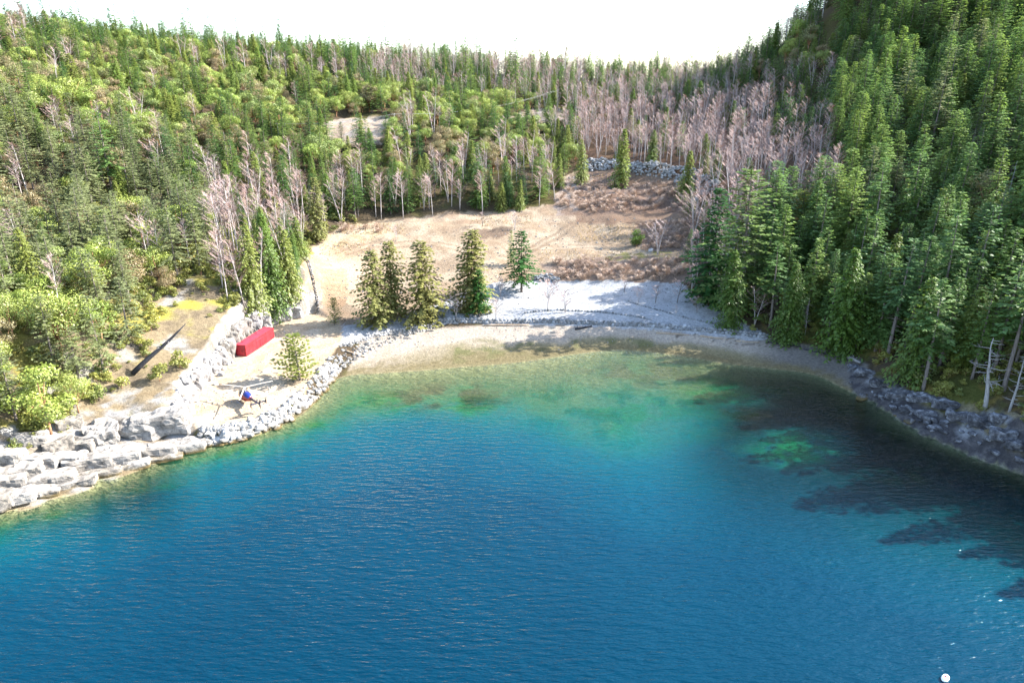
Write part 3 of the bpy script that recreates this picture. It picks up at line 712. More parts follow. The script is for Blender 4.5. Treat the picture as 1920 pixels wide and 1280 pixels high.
zz = height(P[:, 0], P[:, 1])
ok = (zz > 2.4) & (px_ > -260) & (py_ < 1150)
right_off = (P[:, 0] > 60) & (P[:, 0] < 175) & (P[:, 1] < 300)
ok &= (px_ < 2060) | right_off
for c_ in CLEAR: ok &= ~(inpoly(px_, py_, c_) & (P[:, 1] < 420))
ok &= ~((P[:, 1] > 470) & (zz < 60))
hx, hy = np.array([h_[0] for h_ in heroes]), np.array([h_[1] for h_ in heroes])
dmin = np.min(np.hypot(P[:, 0][:, None] - hx, P[:, 1][:, None] - hy), 1)
ok &= dmin > 3.0
P, px_, py_, t_, zz = P[ok], px_[ok], py_[ok], t_[ok], zz[ok]
trees = []
patch = fbm(P[:, 0] / 22, P[:, 1] / 22, 77, 3)
patch2 = fbm(P[:, 0] / 14, P[:, 1] / 14, 78, 3)
for i in range(len(P)):
    x, y, z, a, b_, q, q2 = P[i, 0], P[i, 1], zz[i], px_[i], py_[i], patch[i], patch2[i]
    u = RNG.random(); aj = a + (q - .5) * 520 + RNG.uniform(-70, 70)
    # zone by where it stands
    if x > 62 and y < 420 and (a > 1560 or (a > 1420 and b_ > 420)):          # steep shaded hill and its shore
        zone = 'shore' if z < 22 and y < 175 else 'steep'
        if zone == 'shore': mixw = (('fir_open', .45), ('fir_cool', .42), ('cedar', .13)); keepp = 0.66
        else: mixw = (('fir_cool', .70), ('fir_dull', .10), ('fir_open', .08), ('cedar', .05), ('arbutus', .07)); keepp = 0.5
    elif (aj > 1040 and b_ > 150 or a > 1085 and b_ > 215) and y < 400:                                    # valley of bare trees
        zone = 'valley'
        if b_ < 200 + (q2 - .5) * 160 and a < 1430: mixw = (('fir', .42), ('cedar', .18), ('alder', .40)); keepp = .8
        else: mixw = (('alder', .90), ('cedar', .05), ('fir', .05)); keepp = .85
        if a > 1440 and b_ < 300: mixw = (('fir', .6), ('alder', .4))
    elif y > 380 and x > -90:                                                  # saddle skyline
        zone = 'saddle'; keepp = .62
        mixw = (('alder', .7), ('fir', .25), ('cedar', .05)) if q < .52 else (('fir', .8), ('alder', .12), ('cedar', .08))
    elif y > 400:
        zone = 'ridge'; mixw = (('fir', .8), ('cedar', .12), ('arbutus', .08)); keepp = .6
    elif a > 410 and y < 250:                                                  # edge of the clearing
        zone = 'edge'; keepp = 1.0
        if y < 222: mixw = (('alder', .62), ('cedar', .25), ('fir', .13))
        else: mixw = (('fir', .6), ('cedar', .22), ('alder', .18))
    elif y < 235 and a <= 430:                                                 # open sunny slope near the shore
        zone = 'slope'; keepp = .9 if y > 140 else .85
        mixw = (('fir_dull', .56), ('arbutus', .30), ('cedar', .07), ('alder', .07)) if q < .55 else (('arbutus', .22), ('fir_dull', .52), ('alder', .12), ('fir', .14))
    else:
        zone = 'hillside'; keepp = .60
        if q > .66: mixw = (('alder', .5), ('arbutus', .25), ('cedar', .25))
        elif q2 > .44: mixw = (('arbutus', .70), ('cedar', .15), ('fir', .15))
        else: mixw = (('fir', .46), ('cedar', .24), ('arbutus', .30))
    if RNG.random() > keepp: continue
    acc = 0
    for key, pr_ in mixw:
        acc += pr_
        if u <= acc: break
    hgt = {'fir': 15, 'fir_cool': 16, 'fir_dull': 15.5, 'fir_open': 17, 'cedar': 12.5, 'arbutus': 9.5, 'alder': 14.5}[key] * RNG.triangular(0.5, 1.35, 0.9)
    if zone == 'steep': hgt *= 1.38
    if zone == 'shore': hgt *= 1.32
    if zone == 'hillside': hgt *= 1.08
    if zone == 'ridge' or zone == 'saddle': hgt *= RNG.uniform(0.7, 1.2) * (1.45 if RNG.random() < .07 and key == 'fir' else 1.0)
    if zone == 'valley' and key == 'alder': hgt *= 0.95
    trees.append([x, y, z, key, RNG.randrange(len(PROTO[key])), hgt, zone, a, b_])
# which trees show: paint their outlines far to near into a small picture of numbers
buf = np.full((320, 480), -1, np.int32)
order = sorted(range(len(trees)), key=lambda i: -trees[i][1])
for i in order:
    x, y, z, key, k, hgt, zone, a, b_ = trees[i]
    pr = PROTO[key][k]; rad = {'fir': 3.2, 'fir_cool': 3.4, 'fir_dull': 3.3, 'fir_open': 2.6, 'cedar': 3.1, 'arbutus': 4.2, 'alder': 2.0}[key] * hgt / pr[2]
    ax, ay, at_ = project(x, y, z + hgt); bxp, byp, bt = project(x, y, z + hgt * 0.15)
    wpx = FPX / bt * rad
    r0, r1 = int(ay / 4), int(byp / 4) + 1
    for r in range(max(0, r0), min(320, r1)):
        f = (r + 1 - r0) / max(1, r1 - r0); f = f if key not in ('arbutus', 'alder') else min(1, .4 + f)
        c0, c1 = int((ax - wpx * f) / 4), int((ax + wpx * f) / 4) + 1
        if c1 > 0 and c0 < 480: buf[r, max(0, c0):min(480, c1)] = i
cnt = np.bincount(buf[buf >= 0], minlength=len(trees))
single, rest = {}, {}
for key in PROTO: single.setdefault(LITERAL[key], []); rest.setdefault(LITERAL[key], [])
for nm in list(single):
    ids = [i for i in range(len(trees)) if LITERAL[trees[i][3]] == nm]
    ids.sort(key=lambda i: -cnt[i])
    nh = 270 if nm in ('fir_tree', 'cedar_tree') else 290
    single[nm] = [i for i in ids[:nh] if cnt[i] >= 4]
    rest[nm] = [i for i in ids if i not in set(single[nm])]
print('trees', len(trees), {k: (len(single[k]), len(rest[k])) for k in single})
LAND = [(100,50,'by the dark skyline conifer'),(330,70,'on the middle of the sunny crest'),(560,100,'on the crest above the pale upper patch'),(720,110,'where the sunny crest starts to dip'),
 (860,110,'on the crest by the grey dead conifer'),(1010,130,'on the saddle before its lone conifer'),(1130,140,'below the lone saddle conifer'),(1300,140,'where the saddle meets the steep hill'),
 (40,150,'high on the outer sunny hill'),(200,140,'on the sunny hill below the skyline conifer'),(360,170,'in the leafy middle of the sunny hill'),(500,180,'near the low utility pole'),
 (660,180,'just above the pale upper patch'),(850,190,'on the hill past the pale upper patch'),(1000,215,'by the utility pole near the saddle'),(700,300,'below the pale upper patch'),(840,280,'under the power cable above the dirt road'),
 (560,330,'above the top corner of the dirt clearing'),(700,360,'along the dirt road near its corner'),(850,370,'along the middle of the dirt road'),(1000,350,'by the brushy gully above the dirt road'),(430,300,'around the thin white dead pole'),
 (440,420,'uphill of the golden cedars'),(250,270,'around the dark pointed fir'),(120,280,'around the tall bare-trunked conifer'),(20,300,'on the outer slope high above the outcrop'),(60,450,'on the outer sunny slope above the moss'),
 (300,430,'uphill of the leaning dead trunk'),(180,560,'beside the leaning dead trunk'),(50,620,'on the outer slope above the outcrop'),(100,740,'just above the grey shore outcrop'),(430,520,'above the red container'),
 (1080,230,'behind the short heap of pale rock'),(1200,230,'behind the start of the long rock heap'),(1310,230,'behind the end of the long rock heap'),(1420,240,'in the valley under the steep hill'),(1370,290,'behind the low tip of the long rock heap'),(1460,300,'in the valley behind the cedars'),(430,150,'on the leafy hill toward the pale patch'),(560,220,'just beside the pale upper patch'),(1520,300,'at the foot of the steep hill'),
 (1470,120,'near the valley crest of the steep hill'),(1600,60,'high on the steep hill over the valley'),(1750,50,'highest on the steep hill'),(1890,80,'high on the outer steep hill'),(1640,190,'midway up the steep hill'),
 (1780,200,'midway up the wide steep hill'),(1890,260,'midway up the outer steep hill'),(1560,400,'behind the tall beach-end cedar'),(1680,420,'low on the steep hill'),(1800,400,'uphill of the bleached snag'),
 (1900,430,'low on the outer steep hill'),(1640,580,'behind the beach-end rocks'),(1740,600,'short of the bleached snag'),(1850,620,'around the bleached snag')]
LXY = np.array([(l[0], l[1] * 1.3) for l in LAND], float)
def where(x, y, z, hgt):
    a, b_, _ = project(x, y, z + hgt * 0.6)
    return LAND[int(np.argmin((LXY[:, 0] - a) ** 2 + (LXY[:, 1] - b_ * 1.3) ** 2))][2]
LOOK = {'fir': 'green pointed conifer', 'fir_cool': 'deep green conifer', 'fir_dull': 'dull olive conifer', 'fir_open': 'bare-trunked conifer', 'cedar': 'drooping cedar', 'arbutus': 'round arbutus', 'alder': 'leafless alder'}
ORD = 'first second third fourth fifth sixth seventh eighth ninth tenth eleventh twelfth thirteenth fourteenth fifteenth sixteenth'.split()
def tree_label(i):
    x, y, z, key, k, hgt, zone, a, b_ = trees[i]; hn = hgt / PROTO[key][k][2]
    return ('tall ' if hn > 1.0 else 'small ' if hn < 0.7 else '') + LOOK[key] + ' ' + where(x, y, z, hgt)
same = {}
for ids in single.values():
    for i in ids: same.setdefault(tree_label(i), []).append(i)
final = {}
for lab, ids in same.items():
    ids.sort(key=lambda i: project(trees[i][0], trees[i][1], trees[i][2] + trees[i][5] * .7)[0])
    for q, i in enumerate(ids):
        full = lab if len(ids) == 1 else lab + (', %s from the left' % ORD[q] if q < len(ORD) and len(ids) <= 16 else '')
        if len(full.split()) > 16: full = full.replace(' from the left', ' from left')
        final[i] = (full, None if len(ids) == 1 else lab)
for nm, ids in single.items():
    for i in ids:
        x, y, z, key, k, hgt, zone, a, b_ = trees[i]
        pr = PROTO[key][k]; lab, grp = final[i]
        place_tree(nm, pr, (x, y, z - 0.15), hgt / pr[2], RNG.uniform(0, 6.28), lab, CATN[nm], grp, RNG.uniform(0.88, 1.15))

def scatter_stuff(name, pts, protos, label, cat):
    """one object that repeats a few shapes over many points; pts: x, y, z, rz, scale, index; protos: lists of meshes"""
    me = bpy.data.meshes.new(name)
    me.from_pydata([p[:3] for p in pts], [], [])
    for an, ty, k in (('turn', 'FLOAT', 3), ('size', 'FLOAT', 4), ('which', 'INT', 5)):
        at = me.attributes.new(an, ty, 'POINT'); at.data.foreach_set('value', np.array([p[k] for p in pts], np.int32 if ty == 'INT' else np.float32))
    o = bpy.data.objects.new(name, me); COL.objects.link(o); tag(o, label, cat, None, 'stuff')
    ng = bpy.data.node_groups.new(name + '_scatter', 'GeometryNodeTree')
    ng.interface.new_socket('Geometry', in_out='INPUT', socket_type='NodeSocketGeometry')
    ng.interface.new_socket('Geometry', in_out='OUTPUT', socket_type='NodeSocketGeometry')
    N, Lk = ng.nodes, ng.links
    gi = N.new('NodeGroupInput'); go = N.new('NodeGroupOutput')
    join = N.new('GeometryNodeJoinGeometry')
    for grp in reversed(protos):          # last linked comes first in a multi-input
        parts = []
        for src in grp:
            oi = N.new('GeometryNodeObjectInfo'); oi.transform_space = 'ORIGINAL'; oi.inputs['Object'].default_value = src; oi.inputs['As Instance'].default_value = False
            parts.append(oi.outputs['Geometry'])
        if len(parts) > 1:
            j = N.new('GeometryNodeJoinGeometry')
            for p in parts: Lk.new(p, j.inputs[0])
            g = j.outputs[0]
        else: g = parts[0]
        ti = N.new('GeometryNodeGeometryToInstance'); Lk.new(g, ti.inputs[0]); Lk.new(ti.outputs[0], join.inputs[0])
    iop = N.new('GeometryNodeInstanceOnPoints'); Lk.new(gi.outputs[0], iop.inputs['Points']); Lk.new(join.outputs[0], iop.inputs['Instance'])
    iop.inputs['Pick Instance'].default_value = True
    def attr(nm_, ty):
        a_ = N.new('GeometryNodeInputNamedAttribute'); a_.data_type = ty; a_.inputs[0].default_value = nm_; return a_.outputs[0]
    Lk.new(attr('which', 'INT'), iop.inputs['Instance Index'])
    cmb = N.new('ShaderNodeCombineXYZ'); Lk.new(attr('turn', 'FLOAT'), cmb.inputs[2])
    e2r = N.new('FunctionNodeEulerToRotation'); Lk.new(cmb.outputs[0], e2r.inputs[0]); Lk.new(e2r.outputs[0], iop.inputs['Rotation'])
    Lk.new(attr('size', 'FLOAT'), iop.inputs['Scale'])
    Lk.new(iop.outputs[0], go.inputs[0])
    md = o.modifiers.new('scatter', 'NODES'); md.node_group = ng
    return o

def tree_sources(keys):
    """crown and trunk objects of one standing tree of every shape, found in the scene"""
    out = []; index = {}
    by_data = {}
    for o in COL.objects:
        if o.type == 'MESH' and o.parent is not None: by_data.setdefault(o.data.name, o)
    for key in keys:
        for k, pr in enumerate(PROTO[key]):
            cr_, tk_ = by_data.get(pr[0].name), by_data.get(pr[1].name)
            if cr_ is None: continue
            index[(key, k)] = len(out); out.append([cr_, tk_])
    return out, index
MASS = {'fir_tree': (('fir', 'fir_cool', 'fir_dull', 'fir_open'), 'fir_forest', 'mass of far green conifers covering the hills', 'forest'),
        'cedar_tree': (('cedar',), 'cedar_forest', 'mass of far yellow green cedars scattered over the hills', 'forest'),
        'arbutus_tree': (('arbutus',), 'arbutus_forest', 'mass of far round leafy trees on the sunny hillside', 'forest'),
        'alder_tree': (('alder',), 'alder_forest', 'mass of far leafless trees greying the valley and saddle', 'forest')}
for nm, (keys, on, lab, cat) in MASS.items():
    srcs, index = tree_sources(keys); pts = []
    for i in rest[nm]:
        x, y, z, key, k, hgt, zone, a, b_ = trees[i]
        if (key, k) not in index: continue
        pts.append((x, y, z - 0.15, RNG.uniform(0, 6.28), hgt / PROTO[key][k][2], index[(key, k)]))
    if pts: scatter_stuff(on, pts, srcs, lab, cat)
# ------------------------------------------------------------------ rock
def rock_mat(name, c1, c2, c3, tide=True, bump=0.6):
    m, nt, out = new_mat(name); b = NB(nt)
    pos = b.n('NewGeometry').outputs['Position']
    rnd = b.n('ObjectInfo').outputs['Random']
    f = b.noise(pos, 0.9, 6, 0.65); g = b.noise(pos, 5.0, 4, 0.6)
    c = b.ramp(f, [(0.30, c1), (0.5, c2), (0.72, c3)])
    c = b.mix(1.0, c, b.ramp(rnd, [(0, (0.72, 0.70, 0.68)), (1, (1.12, 1.12, 1.14))]), 'MULTIPLY')
    t = b.n('Attribute', attribute_name='tint').outputs['Fac']
    c = b.mix(1.0, c, b.ramp(t, [(0, (0.68, 0.66, 0.62)), (1, (1.3, 1.3, 1.3))]), 'MULTIPLY')
    c = b.mix(1.0, c, b.ramp(g, [(0.3, (0.75,) * 3), (0.7, (1.15,) * 3)]), 'MULTIPLY')
    if tide:   # weed and damp below the high-water mark
        z = b.n('SeparateXYZ', {0: pos}).outputs[2]
        zz_ = b.math('ADD', z, b.math('MULTIPLY', b.math('SUBTRACT', f, 0.5), 1.2))
        c = b.mix(b.n('MapRange', {0: zz_, 1: 0.9, 2: 0.25, 3: 0.0, 4: 1.0}).outputs[0], c, (0.10, 0.075, 0.035))
    bp = b.n('Bump', {'Strength': bump, 'Distance': 0.12, 'Height': b.math('ADD', f, b.math('MULTIPLY', g, 0.5))}).outputs[0]
    b.out(b.n('BsdfDiffuse', {'Color': c, 'Roughness': 0.5, 'Normal': bp}).outputs[0], out); return m
M['granite'] = rock_mat('pale_granite', (0.162, 0.155, 0.144), (0.280, 0.273, 0.262), (0.369, 0.362, 0.354))
M['granite_grey'] = rock_mat('grey_granite', (0.125, 0.133, 0.140), (0.236, 0.244, 0.251), (0.332, 0.339, 0.347), False)
M['outcrop'] = rock_mat('weathered_bedrock', (0.09, 0.083, 0.075), (0.235, 0.22, 0.20), (0.40, 0.355, 0.30), True, 1.0)
M['cut_rock'] = rock_mat('fresh_cut_rock', (0.192, 0.162, 0.133), (0.332, 0.317, 0.303), (0.406, 0.399, 0.384), False, 0.9)
M['cut_dark'] = rock_mat('dark_cut_rock', (0.103, 0.089, 0.074), (0.207, 0.192, 0.170), (0.310, 0.295, 0.280), False, 0.9)
M['shore_rock'] = rock_mat('dark_shore_rock', (0.026, 0.026, 0.030), (0.096, 0.096, 0.103), (0.310, 0.317, 0.339), True, 0.9)

def hull_rock(seed, mat, flat=0.75, npt=20):
    rg = random.Random(seed); bm = bmesh.new()
    for i in range(npt):
        d = Vector((rg.gauss(0, 1), rg.gauss(0, 1), rg.gauss(0, 1))).normalized() * rg.uniform(0.85, 1.05)
        bm.verts.new((d.x, d.y * rg.uniform(0.8, 1), d.z * flat))
    r = bmesh.ops.convex_hull(bm, input=bm.verts)
    bmesh.ops.delete(bm, geom=list({g for g in r['geom_interior'] if isinstance(g, bmesh.types.BMVert)}), context='VERTS')
    me = bpy.data.meshes.new('stone'); bm.to_mesh(me); bm.free(); me.materials.append(mat)
    a = me.attributes.new('tint', 'FLOAT', 'POINT'); a.data.foreach_set('value', np.full(len(me.vertices), rg.uniform(0.2, 0.9), np.float32))
    return me
from mathutils import noise as mnoise
def slab_rock(seed, dims, mat, exp=0.45, rough=0.16, cuts=11, strata=0):
    bm = bmesh.new(); bmesh.ops.create_cube(bm, size=2)
    bmesh.ops.subdivide_edges(bm, edges=bm.edges[:], cuts=cuts, use_grid_fill=True)
    off = Vector((seed * 3.17, seed * 1.31, seed * 7.7)); S_ = Vector(dims)
    tint = []
    for v in bm.verts:
        p = v.co.copy(); q = p.normalized()
        k = 1 / (abs(q.x) ** (2 / exp) + abs(q.y) ** (2 / exp) + abs(q.z) ** (2 / exp)) ** (exp / 2)
        p = q * k
        w_ = Vector((p.x * S_.x, p.y * S_.y, p.z * S_.z))
        n_ = mnoise.noise(w_ * 0.35 + off) * 1.3 + mnoise.noise(w_ * 0.9 + off) * 0.7 + mnoise.noise(w_ * 2.2 + off) * 0.3
        cr_ = abs(mnoise.noise(w_ * 0.55 + off * 2)); crack = -0.5 * max(0, 0.12 - cr_) / 0.12
        if strata:
            w_.z = (math.floor(w_.z / strata) + min(1, ((w_.z / strata) % 1) * 2.2) ** 3) * strata
        v.co = w_ + q * (n_ + crack) * rough * min(S_) * 2
        tint.append(0.5 + 0.25 * n_ + crack * 0.4)
    me = bpy.data.meshes.new('slab'); bm.to_mesh(me); bm.free(); me.materials.append(mat)
    a = me.attributes.new('tint', 'FLOAT', 'POINT'); a.data.foreach_set('value', np.clip(np.array(tint, np.float32), 0, 1))
    return me
STONES = [hull_rock(900 + k, M['granite'], (0.7, 0.8, 0.62, 0.75, 0.9, 0.66)[k % 6], 16 + k % 5) for k in range(8)]
STONES_G = [hull_rock(930 + k, M['granite_grey'], 0.8, 18) for k in range(6)]
STONES_D = [hull_rock(950 + k, M['shore_rock'], 0.7, 20) for k in range(6)]

def joined(name, items, mat):
    """many small stones too fine to pick apart, as one mesh; items: mesh, location, euler, scale"""
    vs, fs, ts = [], [], []; k = 0
    cache = {}
    for me_, loc, rot, sc in items:
        if me_.name not in cache:
            co = np.zeros(len(me_.vertices) * 3, np.float32); me_.vertices.foreach_get('co', co)
            cache[me_.name] = (co.reshape(-1, 3), [tuple(p.vertices) for p in me_.polygons])
        co, polys = cache[me_.name]
        R = np.array(Euler(rot).to_matrix())
        vs.append((co * np.array(sc)) @ R.T + np.array(loc)); ts.append(np.full(len(co), RNG.random(), np.float32))
        fs += [tuple(i + k for i in p) for p in polys]; k += len(co)
    me = bpy.data.meshes.new(name); me.from_pydata(np.concatenate(vs).tolist(), [], fs)
    a = me.attributes.new('tint', 'FLOAT', 'POINT'); a.data.foreach_set('value', np.concatenate(ts))
    me.materials.append(mat); me.update(); return me
def rr3(): return (RNG.uniform(-.5, .5), RNG.uniform(-.5, .5), RNG.uniform(0, 6.28))
def lerp_line(pts, s):
    s = min(max(s, 0), 0.9999) * (len(pts) - 1); i = int(s); f = s - i
    return tuple(pts[i][k] * (1 - f) + pts[i + 1][k] * f for k in range(len(pts[0])))

# riprap bank between the landing pad and the water
TOPL = [ground_at(a, b)[:2] for a, b in [(374,806),(420,802),(470,790),(522,772),(560,742),(597,697),(612,680),(648,652),(700,631),(760,619),(812,609)]]
BOTL = [ground_at(a, b)[:2] for a, b in [(374,836),(420,832),(470,818),(540,792),(592,752),(622,716),(632,702),(668,672),(708,650),(764,630),(815,615)]]
items = []
for k in range(1500):
    s = RNG.random(); v = RNG.random() ** 0.9
    if s > 0.66 and RNG.random() < 0.5: continue
    a = lerp_line(TOPL, s); c_ = lerp_line(BOTL, s)
    x = a[0] + (c_[0] - a[0]) * (v * 1.12 - 0.06) + RNG.uniform(-.2, .2); y = a[1] + (c_[1] - a[1]) * (v * 1.12 - 0.06) + RNG.uniform(-.2, .2)
    z = float(height(x, y)); r = RNG.choice((0.24, 0.32, 0.42, 0.55, 0.7)) * RNG.uniform(0.8, 1.2) * (1.25 if v > 0.75 and s < .6 else 1.0) * (0.7 if s > .62 else 1)
    items.append((r, STONES[RNG.randrange(8)], (x, y, z + r * 0.22), rr3(), (r * RNG.uniform(.8, 1.3), r * RNG.uniform(.8, 1.2), r)))
items.sort(key=lambda q: -q[0])
x, y, z = ground_at(520, 790)
rip = empty('riprap_bank', (0, 0, 0)); tag(rip, 'bank of broken pale rock edging the landing pad and water', 'rock bank')
for r, me_, loc, rot, sc in items[:295]: link('stone', me_, rip, loc, rot, sc)
sm = link('small_stones', joined('small_stones', [q[1:] for q in items[295:]], M['granite']), rip); sm['kind'] = 'stuff'

# dry-stone retaining walls
def stone_wall(label, pts, meshes, step, rad, courses=1, side=0.0, limit=290):
    Q = [ground_at(a, b)[:2] for a, b in pts]
    L = [0]
    for i in range(len(Q) - 1): L.append(L[-1] + math.dist(Q[i], Q[i + 1]))
    o = empty('stone_wall', (0, 0, 0)); tag(o, label, 'stone wall')
    s = 0; cnt_ = 0
    while s < L[-1] and cnt_ < limit:
        i = max(j for j in range(len(Q) - 1) if L[j] <= s); f = (s - L[i]) / max(1e-6, L[i + 1] - L[i])
        x = Q[i][0] + (Q[i + 1][0] - Q[i][0]) * f; y = Q[i][1] + (Q[i + 1][1] - Q[i][1]) * f
        an = math.atan2(Q[i + 1][1] - Q[i][1], Q[i + 1][0] - Q[i][0])
        for c_ in range(courses):
            r = rad * RNG.uniform(0.8, 1.25)
            yy = y + RNG.uniform(-.12, .12) + c_ * 0.28; z = float(height(x, yy))
            link('stone', meshes[RNG.randrange(len(meshes))], o, (x + RNG.uniform(-.1, .1) + c_ * step * 0.5, yy, z + rad * (0.35 + 1.05 * c_)), (RNG.uniform(-.25, .25), RNG.uniform(-.25, .25), an + RNG.uniform(-.3, .3)), (r * 1.1, r * 0.9, r * 1.15)); cnt_ += 1
        s += step * RNG.uniform(0.85, 1.15)
    return o
stone_wall('long low wall of grey blocks between gravel terrace and beach', [(812,607),(900,606),(1000,607),(1100,608),(1200,613),(1300,621),(1430,634)], STONES_G, 0.92, 0.5, 2)
stone_wall('short wall of grey stones below the two bare bushes', [(985,588),(1050,582),(1120,585),(1180,592),(1220,600)], STONES_G, 0.8, 0.4, 1)
stone_wall('slanting line of grey stones down the shaded gravel terrace', [(1178,566),(1225,580),(1290,598),(1360,613),(1430,628)], STONES_G, 0.75, 0.36, 1)
stone_wall('dark rock-lined ditch running down the edge of the dirt clearing', [(576,492),(584,520),(591,550),(597,586)], STONES_G + STONES_D, 0.5, 0.3, 2)
stone_wall('line of pale stones under the olive cedars', [(640,650),(700,634),(760,621),(815,612)], STONES, 0.8, 0.42, 2)

# rock heaps
def rock_heap(label, centres, n_, rad, mat, protos):
    its = []
    for k in range(n_):
        cx_, cy_, rw, hh_ = centres[RNG.randrange(len(centres))]
        q = math.sqrt(RNG.random()); a = RNG.uniform(0, 6.28)
        x, y = cx_ + math.cos(a) * q * rw, cy_ + math.sin(a) * q * rw * 0.7
        r = rad * RNG.uniform(0.6, 1.4); z = float(height(x, y)) + hh_ * (1 - q * q) * RNG.uniform(0.6, 1.0)
        its.append((protos[RNG.randrange(len(protos))], (x, y, z + r * 0.2), rr3(), (r, r, r)))
    o = empty('rock_heap', (0, 0, 0)); tag(o, label, 'rock heap')
    s = link('stones', joined('stones', its, mat), o); s['kind'] = 'stuff'
def hp(lst): 
    out_ = []
    for a, b_, rw, hh_ in lst:
        x, y, z = ground_at(a, b_); out_.append((x, y, rw, hh_))
    return out_
rock_heap('short heap of pale blue grey rock beside the upper track', hp([(1108,312,5.0,3.0),(1130,312,5.5,3.2),(1150,313,5,3)]), 420, 0.55, M['granite'], STONES)
rock_heap('long heap of pale blue grey rock under the bare trees', hp([(1190,318,5.0,2.6),(1215,320,5.5,3.2),(1240,322,5.5,3.0),(1265,328,5.5,3.0),(1290,336,5,2.8),(1312,345,5,2.6),(1328,354,4,2.0)]), 900, 0.55, M['granite'], STONES)
rock_heap('small rock heap beside the deep green conical fir', hp([(1012,524,2.2,1.2),(1028,524,2.2,1.3),(1040,526,2,0.8)]), 90, 0.42, M['granite_grey'], STONES_G)

# bedrock outcrop on the sunny shore
def outcrop(name, label, cat, lst, mat, seed, **kw):
    o = empty(name, (0, 0, 0)); tag(o, label, cat)
    for k, (a, b_, sx, sy, sz, rz, sink) in enumerate(lst):
        x, y, z = ground_at(a, b_)
        link('slab', slab_rock(seed + k, (sx, sy, sz), mat[k % len(mat)] if isinstance(mat, list) else mat, **kw), o, (x, y, z + sink), (RNG.uniform(-.12, .12), RNG.uniform(-.12, .12), rz))
    return o
outcrop('rock_outcrop', 'layered grey bedrock outcrop along the sunny waterline', 'rock outcrop', [
 (300,800,4.83,2.47,1.95,0.25,0.3),(235,812,5.29,2.28,1.87,0.2,0.2),(192,822,2.76,2.09,1.70,0.5,0.2),(330,842,4.60,1.52,0.94,0.4,0.0),(270,850,5.06,1.71,1.10,0.35,0.0),(215,862,4.14,1.71,1.10,0.4,0.1),
 (365,832,2.99,1.33,0.77,0.4,0.0),(170,868,3.68,1.71,1.10,0.4,0.0),(120,872,3.45,1.71,1.19,0.3,0.1),(150,840,2.53,1.42,1.10,0.1,0.3),(110,840,2.30,1.33,1.10,0.7,0.2),(75,868,2.76,1.52,1.02,0.2,0.2),
 (40,890,2.99,1.52,1.10,0.4,0.1),(5,905,3.45,1.71,1.10,0.3,0.1),(95,902,3.45,1.42,0.85,0.4,0.0),(140,905,2.99,1.23,0.68,0.4,-0.1),(60,925,3.68,1.42,0.77,0.45,0.0),(20,938,3.45,1.42,0.85,0.4,0.0),(-30,950,3.91,1.71,1.02,0.4,0.0),
 (190,888,2.99,1.14,0.68,0.45,-0.1),(240,876,3.22,1.14,0.68,0.45,-0.1),(300,862,3.45,1.04,0.68,0.4,-0.1),(-60,915,3.45,1.90,1.36,0.3,0.2),(130,800,2.07,1.23,1.02,0.9,0.2),(60,830,2.53,1.42,1.10,0.5,0.1),(10,860,2.76,1.52,1.19,0.2,0.2)],
 M['outcrop'], 20, exp=0.24, rough=0.17, strata=0.55)
outcrop('rock_cut', 'blasted pale rock face along the back of the landing pad', 'rock cut', [
 (352,752,1.8,1.2,2.4,0.9,0.2),(360,730,2.2,1.3,2.8,0.8,0.3),(376,712,2.0,1.2,2.6,0.7,0.2),(395,694,1.9,1.1,2.8,0.8,0.2),(412,680,1.8,1.1,3.0,0.7,0.2),(424,666,1.9,1.1,3.4,0.9,0.1),(434,652,1.7,1.0,3.4,0.6,0.0),
 (446,638,1.7,1.1,3.2,0.8,0.0),(460,626,1.6,1.0,3.2,0.7,0.0),(476,616,1.7,1.1,3.0,0.6,0.0),(494,608,1.8,1.1,2.6,0.5,0.0),(512,600,1.8,1.2,2.4,0.4,0.0),(532,594,2.0,1.2,2.0,0.3,0.0),(552,590,2.0,1.2,1.6,0.2,0.0),(345,770,1.6,1.2,1.8,1.0,0.1)],
 [M['cut_rock'], M['cut_rock'], M['cut_rock'], M['cut_rock'], M['cut_rock'], M['cut_dark'], M['cut_dark'], M['cut_dark'], M['cut_dark'], M['cut_rock']], 60, exp=0.3, rough=0.2)
outcrop('rock_outcrop', 'dark jagged bedrock with pale tops on the shaded shore', 'rock outcrop', [
 (1625,705,2.16,1.12,0.61,-0.5,0.2),(1650,722,1.87,0.99,0.61,-0.4,0.2),(1690,745,2.59,1.12,0.72,-0.5,0.3),(1725,752,2.45,1.12,0.72,-0.4,0.4),(1770,765,2.02,1.24,0.88,-0.3,0.5),(1800,785,2.30,1.24,0.77,-0.5,0.3),(1845,800,2.45,1.24,0.83,-0.4,0.3),
 (1880,820,1.87,1.12,0.72,-0.5,0.2),(1915,842,2.30,1.24,0.72,-0.4,0.2),(1960,850,2.45,1.24,0.83,-0.4,0.2),(1660,745,1.44,0.74,0.44,-0.2,0.0),(1740,778,1.58,0.87,0.50,-0.5,0.0),(1870,790,1.73,1.12,0.72,0.2,0.4),(1600,692,1.15,0.74,0.44,0.1,0.2)],
 M['shore_rock'], 100, exp=0.35, rough=0.26, strata=0.4)

